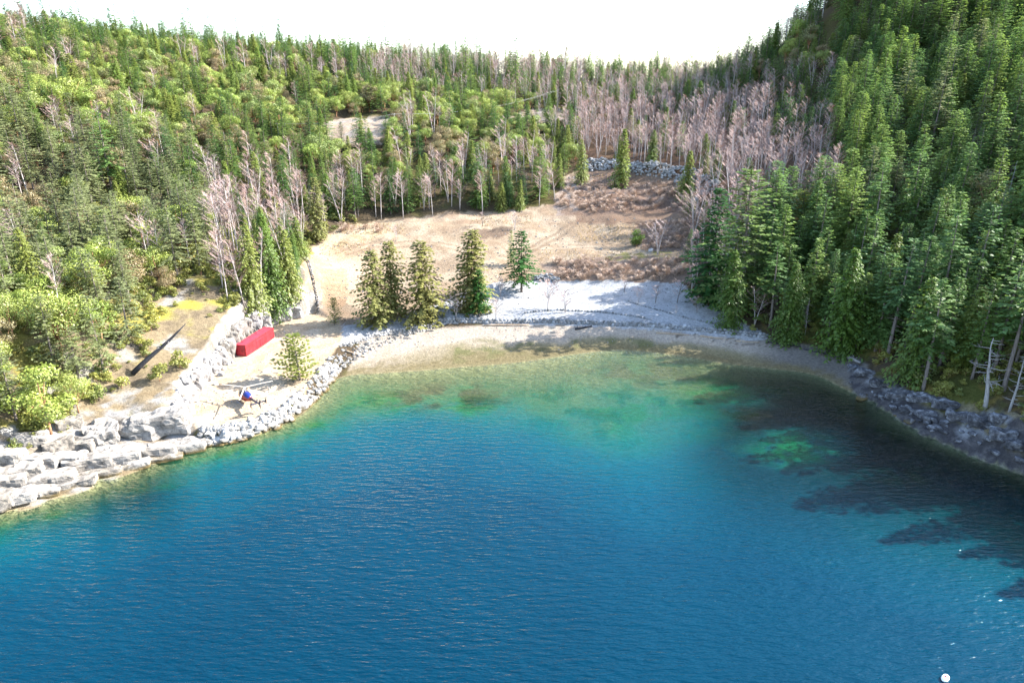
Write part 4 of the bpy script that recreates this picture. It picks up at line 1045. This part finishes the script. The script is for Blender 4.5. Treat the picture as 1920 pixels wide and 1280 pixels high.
# boulders
def boulder(px_b, py_b, r, mesh, label, group=None, flat=1.0):
    x, y, z = ground_at(px_b, py_b)
    o = link('boulder', mesh, None, (x, y, z + r * 0.3), rr3(), (r * 1.15, r, r * flat)); return tag(o, label, 'boulder', group)
BP = [(382,718,1.0,'big pale boulder at the foot of the white rock face'),(397,712,0.8,'pale boulder leaning on the big one below the rock face'),(405,722,0.55,'small pale boulder in front of the rock face heap'),(372,708,0.7,'pale boulder highest against the white rock face'),
      (414,704,0.8,'tan boulder on the sandy side of the fallen rocks'),(408,694,0.7,'pinkish boulder in the middle of the fallen rocks'),(420,692,0.6,'boulder between the fallen rocks and the container'),(428,684,0.6,'pale boulder near the dark end of the container'),
      (436,680,0.45,'small boulder closest to the red container'),(1222,472,1.1,'lone round white boulder on the dirt bench'),(1127,468,0.6,'small dark boulder on the flat dirt bench'),(521,806,0.8,'round tan boulder at the water edge under the pad'),(545,790,0.9,'biggest boulder at the corner of the riprap by the water'),(483,818,0.7,'dark wet boulder at the foot of the riprap')]
for k, (a, b_, r, lab) in enumerate(BP): boulder(a, b_, r, STONES[k % 8], lab)
for k in range(48):
    s = RNG.random(); a, b_ = lerp_line([(1585,725),(1640,758),(1700,790),(1760,812),(1830,835),(1930,880)], s)
    v = RNG.random(); b_ -= v * 46 * (0.4 + 0.6 * s); a += RNG.uniform(-12, 12)
    rb = RNG.choice((0.35, 0.5, 0.6, 0.8, 1.05)) * RNG.uniform(.8, 1.2)
    spot = ('near the thick pale driftwood log', 'around the thin driftwood pole', 'short of the bleached snag', 'under the bleached snag', 'under the grey dead conifer')[min(4, int(s * 5))]
    lab = ('small ' if rb < .5 else 'large ' if rb > .8 else '') + ('dark wet' if v < .5 else 'grey') + ' boulder on the shaded shore ' + spot
    boulder(a, b_ + 6, rb, STONES_D[k % 6], lab, lab, 0.85)
for k in range(11):
    a, b_ = [(363,742),(371,746),(362,752),(369,755),(364,760),(374,762),(382,758),(390,754),(397,750),(386,764),(399,756)][k]
    x, y, z = ground_at(a, b_); r = RNG.uniform(.18, .32)
    tag(link('stone', STONES[k % 8], None, (x, y, z + r * .4), rr3(), (r, r * 0.8, r * 1.3)), 'small loose stone on the sandy pad beside the rotor shadow', 'stone', 'loose stones on the landing pad')

# ------------------------------------------------------------------ shrubs, brush and saplings
shr = [broadleaf(700 + k, 2.2, 1.5, M['shrub'], M['arbutus_bark'], 420, 0.30, 6, 0.25, 'shrub') for k in range(3)]
SH = [(338,690,'mossy shrub below the leaning dead trunk'),(270,628,'yellow green shrub beside the leaning dead trunk'),(230,730,'dark green shrub on the moss above the outcrop'),(130,790,'spreading bush at the top of the grey outcrop'),(300,715,'low bush at the edge of the mossy ledge'),(1720,725,'green bush behind the shaded shore rocks')]
src = []
for k, (a, b_, lab) in enumerate(SH):
    x, y, z = ground_at(a, b_); pr = shr[k % 3]; o = empty('shrub', (x, y, z - .1), RNG.uniform(0, 6), RNG.uniform(1.1, 1.7)); tag(o, lab, 'shrub')
    t_o = link('stem', pr[1], o); c_o = link('foliage', pr[0], o)
    if k < 3: src.append([c_o, t_o])
pts = []
for k in range(5200):
    x, y = RNG.uniform(-130, -36), RNG.uniform(72, 225); z = float(height(x, y))
    a, b_, _ = project(x, y, z)
    if z < 4 or a < -80 or inpoly(a, b_, CLEAR[0]) or (inpoly(a, b_, CLEAR[3]) and RNG.random() < .8) or (inpoly(a, b_, CLEAR[4]) and RNG.random() < .88) or (inpoly(a, b_, CLEAR[5]) and RNG.random() < .85): continue
    pts.append((x, y, z - .15, RNG.uniform(0, 6.28), RNG.choice((.3, .45, .6, .8, 1.1)), RNG.randrange(3)))
for k in range(1500):
    x, y = RNG.uniform(56, 150), RNG.uniform(78, 190); z = float(height(x, y)); a, b_, _ = project(x, y, z)
    if z < 3 or inpoly(a, b_, CLEAR[0]) or a > 2000: continue
    pts.append((x, y, z - .15, RNG.uniform(0, 6.28), RNG.choice((.4, .6, .8, 1.1)), RNG.randrange(3)))
scatter_stuff('undergrowth', pts, src, 'low leafy undergrowth between the trees near both shores', 'undergrowth')
o = None
x, y, z = ground_at(1193, 463); pr = broadleaf(720, 5, 2.3, M['cedar_deep'], M['arbutus_bark'], 1500, 0.34, 10, 0.2, 'shrub'); hs = top_height(x, y, z, 428)
o = empty('shrub', (x, y, z - .1), 0, hs / 5.2); tag(o, 'bright green rounded bush alone on the dirt bench', 'shrub'); link('stem', pr[1], o); link('foliage', pr[0], o)

sap = [bare_tree(740 + k, 5, 2.0, M['twig'], M['alder_bark'] if k != 1 else M['fir_bark'], stems=(3, 2, 2, 4)[k], low=.25, limbs=26, twigs=14, name='sapling', thick=1.0) for k in range(4)]
SAP = [(1027,580,520,0,'widest bare bush on the gravel above the stone wall'),(1060,586,540,3,'smaller bare bush beside the widest one on the gravel'),(1170,548,526,1,'bare sapling nearest the brown bank on the gravel'),(1197,566,540,2,'second bare sapling in the row on the shaded gravel'),
 (1229,568,536,1,'third bare sapling in the row on the shaded gravel'),(1269,568,526,1,'dark bare sapling close to the massive corner fir'),(1267,592,572,2,'low bare sapling at the slanting stone line'),(1307,588,556,1,'bare sapling under the massive corner fir'),
 (938,556,515,0,'bare bush between broad olive cedar and conical fir'),(930,600,560,2,'thin bare sapling on the gravel edge'),(872,560,525,3,'brown bare bush behind the broad olive cedar'),(855,598,556,2,'bent pale sapling beside the tiny young conifer'),
 (1233,478,415,2,'tall pale bare sapling beside the white boulder'),(743,452,423,2,'thin bare sapling on the dirt slope'),(905,425,398,1,'bare sapling beside the dirt road'),(965,432,398,2,'second bare sapling beside the dirt road')]
for a, b_, ty, k, lab in SAP:
    x, y, z = ground_at(a, b_); pr = sap[k]; hs = max(1.2, top_height(x, y, z, ty)); o = empty('bare_sapling', (x, y, z - .05), RNG.uniform(0, 6), hs / 5)
    tag(o, lab, 'sapling'); link('trunk', pr[1], o); link('crown', pr[0], o)
for a, b_, ty, lab in [(1300,450,350,'spreading bare tree behind the massive corner fir'),(1425,430,370,'bare pinkish tree between corner fir and cedar tops')]:
    x, y, z = ground_at(a, b_); pr = bare_tree(760 + a, 12, 6, M['twig'], M['alder_bark'], 4, .2, 60, 24, 'maple', .6); hs = top_height(x, y, z, ty)
    o = empty('bare_tree', (x, y, z), 0, hs / 12); tag(o, lab, 'bare tree'); link('trunk', pr[1], o); link('crown', pr[0], o)
brm = [bare_tree(770 + k, 1.6, 1.2, M['bramble'], M['bramble'], 5, .05, 30, 8, 'bramble', .5, 0.9) for k in range(2)]
src = []
for a, b_, k, lab in [(1120,505,0,'brown bramble clump in the middle of the bank'),(1060,500,1,'brown bramble clump at the rock heap end of the bank')]:
    x, y, z = ground_at(a, b_); o = empty('bramble', (x, y, z)); tag(o, lab, 'bramble'); src.append([link('canes', brm[k][0], o), link('stems', brm[k][1], o)])
pts = []
for a0, a1, b0, b1, n_ in ((1040,1290,490,528,150),(1050,1300,345,400,230),(1195,1290,420,470,90),(640,720,425,440,25),(1330,1400,380,440,60)):
    for k in range(n_):
        x, y, z = ground_at(RNG.uniform(a0, a1), RNG.uniform(b0, b1)); pts.append((x, y, z, RNG.uniform(0, 6.28), RNG.uniform(.5, 1.3), RNG.randrange(2)))
scatter_stuff('bramble_thicket', pts, src, 'brown leafless bramble thicket over the bank and gully', 'brush')

its = []
for a0, a1, b0, b1, n_, rm_ in ((600,1000,425,560,420,.22),(1000,1280,410,480,260,.22),(1060,1180,325,375,260,.3),(390,600,620,780,260,.16),(720,1300,535,600,260,.16),(650,1500,612,660,420,.14)):
    for k in range(n_):
        x, y, z = ground_at(RNG.uniform(a0, a1), RNG.uniform(b0, b1)); r = rm_ * RNG.uniform(.4, 1.5)
        if z > .3: its.append((STONES[RNG.randrange(8)], (x, y, z + r * .2), rr3(), (r, r, r * .8)))
o = link('rubble', joined('rubble', its, M['granite_grey'])); tag(o, 'loose stones strewn over the dirt clearing, gravel and beach', 'rubble', None, 'stuff')
tf = MB()
for a0, a1, b0, b1, n_ in ((1080,1200,425,455,260),(640,760,420,440,180),(600,700,455,480,80),(1000,1280,470,490,200),(880,1000,405,425,120),(1090,1180,330,345,120)):
    for k in range(n_):
        x, y, z = ground_at(RNG.uniform(a0, a1), RNG.uniform(b0, b1)); t = RNG.random()
        for j in range(7):
            a = RNG.uniform(0, 6.28); h_ = RNG.uniform(.3, .8); dx, dy = math.cos(a), math.sin(a)
            tf.tri((x - dy * .05, y + dx * .05, z), (x + dy * .05, y - dx * .05, z), (x + dx * h_ * .5, y + dy * h_ * .5, z + h_), t)
M['straw'] = foliage_mat('dry_grass', [(0.36,0.27,0.14),(0.40,0.30,0.16),(0.33,0.26,0.13)], 0.2, 0.4)
o = link('dry_grass', tf.mesh('dry_grass', M['straw'])); tag(o, 'tufts of dry straw coloured grass on the cleared slope', 'grass', None, 'stuff')

# ------------------------------------------------------------------ dead wood
def log(a0, b0, a1, b1, r, mat, label, up=0.0, group=None):
    p = ground_at(a0, b0); q = ground_at(a1, b1); mb = MB()
    P0, P1 = Vector((p[0], p[1], p[2] + r * .7)), Vector((q[0], q[1], q[2] + r * .7 + up))
    n_ = 6; pts_ = [P0.lerp(P1, i / n_) - P0 + Vector((RNG.uniform(-.3, .3) * r, RNG.uniform(-.3, .3) * r, RNG.uniform(-.1, .2) * r)) for i in range(n_ + 1)]
    mb.tube(pts_, [r * (1.1 - .45 * i / n_) for i in range(n_ + 1)], 8)
    for k in range(3):
        c_ = pts_[1 + k]; d = Vector((RNG.uniform(-1, 1), RNG.uniform(-1, 1), RNG.uniform(0.2, 1))).normalized()
        mb.tube([c_, c_ + d * r * 2.6], [r * .3, r * .12], 5)
    return tag(link('driftwood_log', mb.mesh('log', mat, True), None, P0), label, 'log', group)
for a in [(648,660,684,670,.2,'drift_wood','crooked driftwood log alone on the sand by the riprap'),(908,611,992,611,.22,'drift_wood','long straight driftwood log under the stone wall'),(1078,619,1110,613,.3,'charred_wood','short dark driftwood log at the foot of the wall'),
          (1230,625,1292,629,.17,'drift_wood','thin driftwood log along the shaded end of the wall'),(1312,631,1356,636,.17,'drift_wood','reddish driftwood log below the broad green cedar'),(1590,672,1614,684,.42,'dead_wood','thick pale driftwood log jammed at the beach end'),
          (1646,720,1672,731,.16,'drift_wood','thin driftwood pole across the dark shore rocks'),(1440,643,1502,652,.16,'charred_wood','dark driftwood log below the green cedars'),(1506,655,1560,669,.16,'charred_wood','dark driftwood log near the beach end'),(1380,640,1425,643,.14,'drift_wood','thin driftwood log near the end of the stone wall')]:
    log(a[0], a[1], a[2], a[3], a[4], M[a[5]], a[6])
def snag(bx, by, ty, mat, label, bend, nb_, blen, seed, r0=None, low=.35):
    rg = random.Random(seed); x, y, z = ground_at(bx, by); h = top_height(x, y, z, ty); r0 = r0 or .022 * h
    o = empty('dead_snag', (x, y, z - .2)); tag(o, label, 'dead tree'); mb = MB(); n_ = 9
    ax = [Vector((bend * h * math.sin(i / n_ * 2.2) * (i / n_), rg.uniform(-.01, .01) * h, h * i / n_)) for i in range(n_ + 1)]
    mb.tube(ax, [r0 * (1.15 - i / n_ * 1.02) for i in range(n_ + 1)], 8); link('trunk', mb.mesh('trunk', mat, True), o)
    for k in range(nb_):
        t = low + (1 - low) * (k + rg.random()) / nb_ * .97; i = min(n_ - 1, int(t * n_)); p = ax[i].lerp(ax[i + 1], t * n_ - i)
        a = rg.uniform(0, 6.28); L = blen * h * rg.uniform(.5, 1.1) * (1.1 - t * .7); d = Vector((math.cos(a), math.sin(a), rg.uniform(-.15, .3)))
        mb = MB(); q1 = p + d * L * .55; q2 = p + d * L + Vector((0, 0, rg.uniform(-.1, .3) * L)); rb = r0 * .26 * (1.1 - t * .7) + .02
        mb.tube([p, q1, q2], [rb, rb * .6, .008], 5)
        for j in range(3):
            s = p.lerp(q2, rg.uniform(.4, .95)); e = s + Vector((rg.uniform(-1, 1), rg.uniform(-1, 1), rg.uniform(-.3, .8))) * L * .28; mb.tube([s, e], [rb * .4, .006], 4)
        link('branch', mb.mesh('branch', mat, True), o)
snag(1846,768,632,M['dead_wood'],'bleached leaning snag with bare limbs on the shaded shore', -.15, 22, .36, 5, .36, .28)
snag(1893,772,650,M['dead_wood'],'grey dead conifer with many fine limbs on the rocky shore', .01, 34, .16, 6, .2, .15)
snag(1509,628,558,M['dead_wood'],'small white dead tree against the green cedar', -.03, 9, .3, 7, .12)
snag(815,150,88,M['dead_wood'],'pale grey dead conifer on the crest above the saddle', 0, 26, .15, 8, .16, .15)
snag(428,312,246,M['dead_wood'],'thin white dead pole of a tree on the sunny hillside', 0, 3, .1, 9, .14, .7)
snag(1884,395,300,M['dead_wood'],'grey dead top standing out on the steep hill', 0, 26, .15, 10, .16, .2)
# leaning dead trunk
x, y, z = ground_at(250, 705); x2, y2, z2 = ground_at(345, 642)
P0 = Vector((x, y, z + .3)); t_l = 1.02 * (y2 * CT + (CAM_H - z2) * ST)
tipd = Vector(((348 - 960) / FPX, CT - (608 - 640) / FPX * ST, -ST - (608 - 640) / FPX * CT)); P1 = Vector((0, 0, CAM_H)) + tipd * (y + 4) / tipd.y
o = empty('leaning_trunk', P0); tag(o, 'dark dead trunk leaning out over the mossy slope', 'dead tree')
mb = MB(); D = P1 - P0; mb.tube([D * (i / 7) + Vector((0, 0, .25 * math.sin(i))) * .5 for i in range(8)], [.52, .48, .44, .38, .32, .25, .17, .06], 9); link('trunk', mb.mesh('trunk', M['charred_wood'], True), o)
for k in range(9):
    p = D * RNG.uniform(.5, .97); mb = MB(); d = Vector((RNG.uniform(-1, 1), RNG.uniform(-1, 1), RNG.uniform(-.5, .8))).normalized() * RNG.uniform(.8, 2.4); mb.tube([p, p + d * .5, p + d + Vector((0, 0, -.2))], [.07, .05, .01], 5); link('branch', mb.mesh('branch', M['dead_wood'], True), o)

# ------------------------------------------------------------------ shipping container
M['cred'] = simple_mat('red_container_paint', (0.34, 0.018, 0.024), .55, 0, .2, 0.9, .4)
M['croof'] = simple_mat('faded_container_roof', (0.36, 0.03, 0.05), .6, 0, .15, .8, .4)
M['cdark'] = simple_mat('dark_container_steel', (0.16, 0.02, 0.03), .5, .2)
A_ = Vector((*unproj(463, 669.6, 2.55), 0)); B_ = Vector((*unproj(515, 635, 2.55), 0)); ex = (B_ - A_).normalized(); rz = math.atan2(ex.y, ex.x)
cz_ = max(float(height(A_.x, A_.y)), 2.5)
cont = empty('shipping_container', (A_.x, A_.y, cz_ + .02), rz); tag(cont, 'long red corrugated steel shipping container against the rock cut', 'container')
CLn, CW, CH = 12.19, 2.44, 2.6      # local: x along the length, y = 0 lit side, y = CW cliff side
def corrug(x0, x1, yb, out_, z0, z1, pitch=.28, dep=.04):
    mb = MB(); xs = []; k = 0; x = x0
    while x < x1 - 1e-6:
        for dx, o_ in ((0, 0), (.25, 0), (.36, 1), (.75, 1), (.86, 0)):
            if x + dx * pitch <= x1: xs.append((x + dx * pitch, o_))
        x += pitch
    xs.append((x1, 0))
    for (xa, oa), (xb_, ob) in zip(xs, xs[1:]):
        ya, yb2 = yb - out_ * dep * oa, yb - out_ * dep * ob
        mb.quad((xa, ya, z0), (xb_, yb2, z0), (xb_, yb2, z1), (xa, ya, z1))
    return mb
link('side_panel', corrug(.12, CLn - .12, .03, -1, .16, CH - .12).mesh('side_panel', M['cred']), cont)
link('side_panel', corrug(.12, CLn - .12, CW - .03, 1, .16, CH - .12).mesh('side_panel', M['cred']), cont)
mb = corrug(.12, CLn - .12, 0, 1, .06, CW - .06, .4, .03)
rm = mb.mesh('roof', M['croof'])
for v in rm.vertices: v.co = (v.co.x, v.co.z, CH - .03 + v.co.y)
link('roof', rm, cont)
for xx in (0, CLn - .12):
    for yy in (0, CW - .12):
        mb = MB(); mb.box((xx, yy, .12), (xx + .12, yy + .12, CH - .12)); link('post', mb.mesh('post', M['cred']), cont)
        for zc in (0, CH - .12):
            mb = MB(); mb.box((xx - .012, yy - .012, zc), (xx + .132, yy + .132, zc + .12)); link('corner_casting', mb.mesh('corner_casting', M['cdark']), cont)
for yy in (0.0, CW - .1):
    for z0, z1 in ((.002, .16), (CH - .12, CH - .002)):
        mb = MB(); mb.box((.135, yy, z0), (CLn - .135, yy + .1, z1)); link('rail', mb.mesh('rail', M['cred']), cont)
for xx in (.0, CLn - .1):
    for z0, z1 in ((.002, .16), (CH - .12, CH - .002)):
        mb = MB(); mb.box((xx, .135, z0), (xx + .1, CW - .135, z1)); link('rail', mb.mesh('rail', M['cred']), cont)
for k in range(2):     # doors on the near end
    y0 = .125 + k * (CW - .25) / 2; y1 = y0 + (CW - .25) / 2 - .015
    mb = MB(); mb.box((.03, y0, .165), (.075, y1, CH - .125))
    for j in range(4): mb.box((.012, y0 + .06, .3 + j * .56), (.0298, y1 - .06, .66 + j * .56))
    dr = link('door', mb.mesh('door', M['cred']), cont)
    for f in (.28, .72):
        mb = MB(); yy = y0 + (y1 - y0) * f; mb.tube([(-.008, yy, .17), (-.008, yy, CH - .13)], [.02, .02], 6); link('lock_rod', mb.mesh('lock_rod', M['cdark']), dr)
        mb = MB(); mb.box((-.05, yy - .02, 1.1), (-.03, yy + .28, 1.14)); link('handle', mb.mesh('handle', M['cdark']), dr)
mb = MB(); mb.box((CLn - .08, .12, .16), (CLn - .03, CW - .12, CH - .12)); link('end_panel', mb.mesh('end_panel', M['cred']), cont)
mb = MB(); mb.box((4.3, -.07, 2.0), (7.4, -.012, 2.08)); link('rain_bar', mb.mesh('rain_bar', M['croof']), cont)
for xx in (4.6, 6.0, 6.2, 7.0):
    mb = MB(); mb.box((xx, -.035, .25), (xx + .07, -.012, 1.95)); link('door_trim', mb.mesh('door_trim', M['croof']), cont)
for xx, yy in ((1.6, 1.6), (7.6, 1.7)):
    mb = MB(); mb.box((xx, yy, CH), (xx + .3, yy + .2, CH + .08)); link('vent', mb.mesh('vent', M['cdark']), cont)

# ------------------------------------------------------------------ helicopter
M['hred'] = simple_mat('red_orange_gloss_paint', (0.20, 0.022, 0.012), .25, 0, .05, 2, .5)
M['hblue'] = simple_mat('blue_gloss_paint', (0.008, 0.018, 0.13), .25, 0, .05, 2, .5)
M['hwhite'] = simple_mat('pale_rotor_paint', (0.40, 0.35, 0.28), .5, 0, .03, 2, .5)
M['hdark'] = simple_mat('dark_boom_paint', (0.035, 0.03, 0.04), .35, 0, .05, 2, .5)
M['hglass'] = simple_mat('tinted_canopy', (0.02, 0.022, 0.025), .06, 0, .05, 2, .8)
M['hmetal'] = simple_mat('grey_rotor_metal', (0.28, 0.28, 0.29), .4, .5, .05, 2, .5)
x, y, z = ground_at(463, 757)
heli = empty('helicopter', (x, y, z + .02), math.atan2(.74, -.67), 1.18); tag(heli, 'small red and blue helicopter parked on the sandy landing pad', 'helicopter')
def ring(xc, zc, ry, rz_, n_=16): return [(xc, ry * math.cos(2 * math.pi * j / n_), zc + rz_ * math.sin(2 * math.pi * j / n_)) for j in range(n_)]
mb = MB(); mb.loft([ring(2.0, 1.0, .12, .12), ring(1.85, 1.02, .38, .36), ring(1.5, 1.05, .62, .55), ring(.9, 1.1, .78, .66), ring(.1, 1.15, .8, .72), ring(-.6, 1.18, .72, .7), ring(-1.2, 1.22, .52, .56), ring(-1.8, 1.3, .3, .36), ring(-2.1, 1.34, .2, .24)])
link('fuselage', mb.mesh('fuselage', M['hred'], True), heli)
mb = MB(); mb.loft([ring(1.9, 1.2, .2, .18), ring(1.6, 1.3, .55, .4), ring(1.0, 1.42, .74, .5), ring(.3, 1.5, .74, .5), ring(.02, 1.52, .6, .45)]); link('canopy', mb.mesh('canopy', M['hglass'], True), heli)
mb = MB(); mb.loft([ring(.1, 1.62, .25, .25), ring(-.2, 1.64, .5, .4), ring(-.7, 1.6, .6, .42), ring(-1.3, 1.5, .48, .38), ring(-1.8, 1.42, .3, .28)]); link('engine_cowl', mb.mesh('engine_cowl', M['hblue'], True), heli)
mb = MB(); mb.loft([ring(-1.9, 1.36, .22, .24), ring(-3.4, 1.5, .17, .18), ring(-5.0, 1.62, .12, .12), ring(-5.7, 1.66, .08, .09)]); link('tail_boom', mb.mesh('tail_boom', M['hdark'], True), heli)
mb = MB(); mb.box((-5.0, -1.15, 1.6), (-4.55, 1.15, 1.65)); st_ = link('stabilizer', mb.mesh('stabilizer', M['hdark']), heli)
for s in (-1, 1):
    mb = MB(); mb.loft([[(-5.15, s * 1.17 - .02, 1.25), (-4.6, s * 1.17 - .02, 1.3), (-4.6, s * 1.17 + .02, 1.3), (-5.15, s * 1.17 + .02, 1.25)], [(-5.25, s * 1.17 - .02, 2.05), (-4.85, s * 1.17 - .02, 2.0), (-4.85, s * 1.17 + .02, 2.0), (-5.25, s * 1.17 + .02, 2.05)]]); link('end_fin', mb.mesh('end_fin', M['hdark']), st_)
mb = MB(); mb.loft([[(-5.75, -.03, .95), (-5.35, -.03, 1.1), (-5.35, .03, 1.1), (-5.75, .03, .95)], [(-5.6, -.03, 1.6), (-5.1, -.03, 1.6), (-5.1, .03, 1.6), (-5.6, .03, 1.6)], [(-6.0, -.02, 2.45), (-5.65, -.02, 2.45), (-5.65, .02, 2.45), (-6.0, .02, 2.45)]]); link('tail_fin', mb.mesh('tail_fin', M['hdark']), heli)
mb = MB(); mb.tube([(-5.65, .03, 1.66), (-5.65, -.25, 1.66)], [.05, .05], 8); th_ = link('tail_rotor', mb.mesh('tail_rotor', M['hmetal']), heli)
for s in (-1, 1):
    mb = MB(); mb.box((-5.70 + s * .1, -.24, 1.66 if s > 0 else .96), (-5.62 + s * .1, -.22, 2.36 if s > 0 else 1.66)); link('blade', mb.mesh('blade', M['hwhite']), th_)
mb = MB(); mb.tube([(-.1, 0, 1.9), (-.1, 0, 2.75)], [.12, .06], 8); ms_ = link('mast', mb.mesh('mast', M['hmetal']), heli)
mb = MB(); mb.tube([(-.1, 0, 2.62), (-.1, 0, 2.8)], [.22, .18], 10); hb_ = link('rotor_hub', mb.mesh('rotor_hub', M['hmetal']), heli)
for k in range(3):
    mb = MB(); L_ = 4.5
    mb.loft([[(.2, -.1, 2.71), (.2, .1, 2.71), (.2, .1, 2.74), (.2, -.1, 2.74)], [(1.0, -.1, 2.69), (1.0, .1, 2.69), (1.0, .1, 2.725), (1.0, -.1, 2.725)], [(L_, -.1, 2.52), (L_, .1, 2.52), (L_, .1, 2.55), (L_, -.1, 2.55)]])
    link('rotor_blade', mb.mesh('rotor_blade', M['hwhite']), heli, (-.1, 0, 0), (0, 0, math.radians(28 + 120 * k)))
for s in (-1, 1):
    mb = MB(); mb.tube([(1.75, s * .95, .22), (1.45, s * .95, .06), (-1.4, s * .95, .06)], [.045] * 3, 8); sk_ = link('skid', mb.mesh('skid', M['hmetal'], True), heli)
    for xx in (.9, -.7):
        mb = MB(); mb.tube([(xx, s * .95, .08), (xx, s * .75, .45), (xx, s * .35, .65)], [.035] * 3, 6); link('strut', mb.mesh('strut', M['hmetal'], True), sk_)

# ------------------------------------------------------------------ power line and buoy
M['pole'] = bark_mat('utility_pole_wood', (0.25, 0.21, 0.17), (0.38, 0.33, 0.28)); M['wire'] = simple_mat('bare_aluminium_wire', (0.35, 0.35, 0.35), .5, .0)
tops = []
for a, b_, lab in [(520,234,'utility pole at the low end of the wire across the hillside'),(739,214,'utility pole standing over the pale upper patch'),(1045,170,'utility pole among the bare trees near the saddle')]:
    x, y, z = ground_at(a, b_, 10); o = empty('utility_pole', (x, y, z)); tag(o, lab, 'pole')
    mb = MB(); mb.tube([(0, 0, -.5), (0, 0, 10.2)], [.18, .12], 8); link('post', mb.mesh('post', M['pole'], True), o)
    mb = MB(); mb.box((-.9, -.06, 9.7), (.9, .06, 9.85)); link('crossarm', mb.mesh('crossarm', M['pole']), o); tops.append(Vector((x, y, z + 9.95)))
for off, w_ in ((-.8, 'lower'), (.8, 'upper')):
    mb = MB()
    for p, q in zip(tops, tops[1:]):
        d = [p.lerp(q, i / 14) + Vector((off, 0, -.03 * (q - p).length * 4 * (i / 14) * (1 - i / 14))) for i in range(15)]; mb.tube([v - tops[0] for v in d], [.02] * 15, 5, cap=False)
    o = link('power_cable', mb.mesh('power_cable', M['wire'], True), None, tops[0]); tag(o, 'pale power cable over the hillside, ' + w_ + ' of the two', 'cable')
M['buoyw'] = simple_mat('white_buoy_plastic', (0.8, 0.8, 0.78), .35, 0, .04, 3, .5); M['buoyr'] = simple_mat('red_buoy_mark', (0.5, 0.03, 0.03), .4)
x, y = unproj(1772, 1272, 0); by_ = empty('mooring_buoy', (x, y, .0), .7); tag(by_, 'white mooring buoy with a red mark floating on open water', 'buoy')
mb = MB(); mb.loft([[(xx, r * math.cos(j * math.pi / 7), .12 + r * math.sin(j * math.pi / 7) * .8) for j in range(14)] for xx, r in ((-.55, .08), (-.48, .2), (-.3, .31), (0, .35), (.3, .31), (.48, .2), (.55, .08))]); link('float', mb.mesh('float', M['buoyw'], True), by_)
mb = MB(); mb.tube([(-.05, 0, .36), (-.05, 0, .42)], [.13, .12], 10); link('red_cap', mb.mesh('red_cap', M['buoyr'], True), by_)
mb = MB(); mb.tube([(.54, 0, .12), (.66, .05, .1), (.75, .05, -.1)], [.03] * 3, 6); link('shackle', mb.mesh('shackle', M['hmetal'], True), by_)
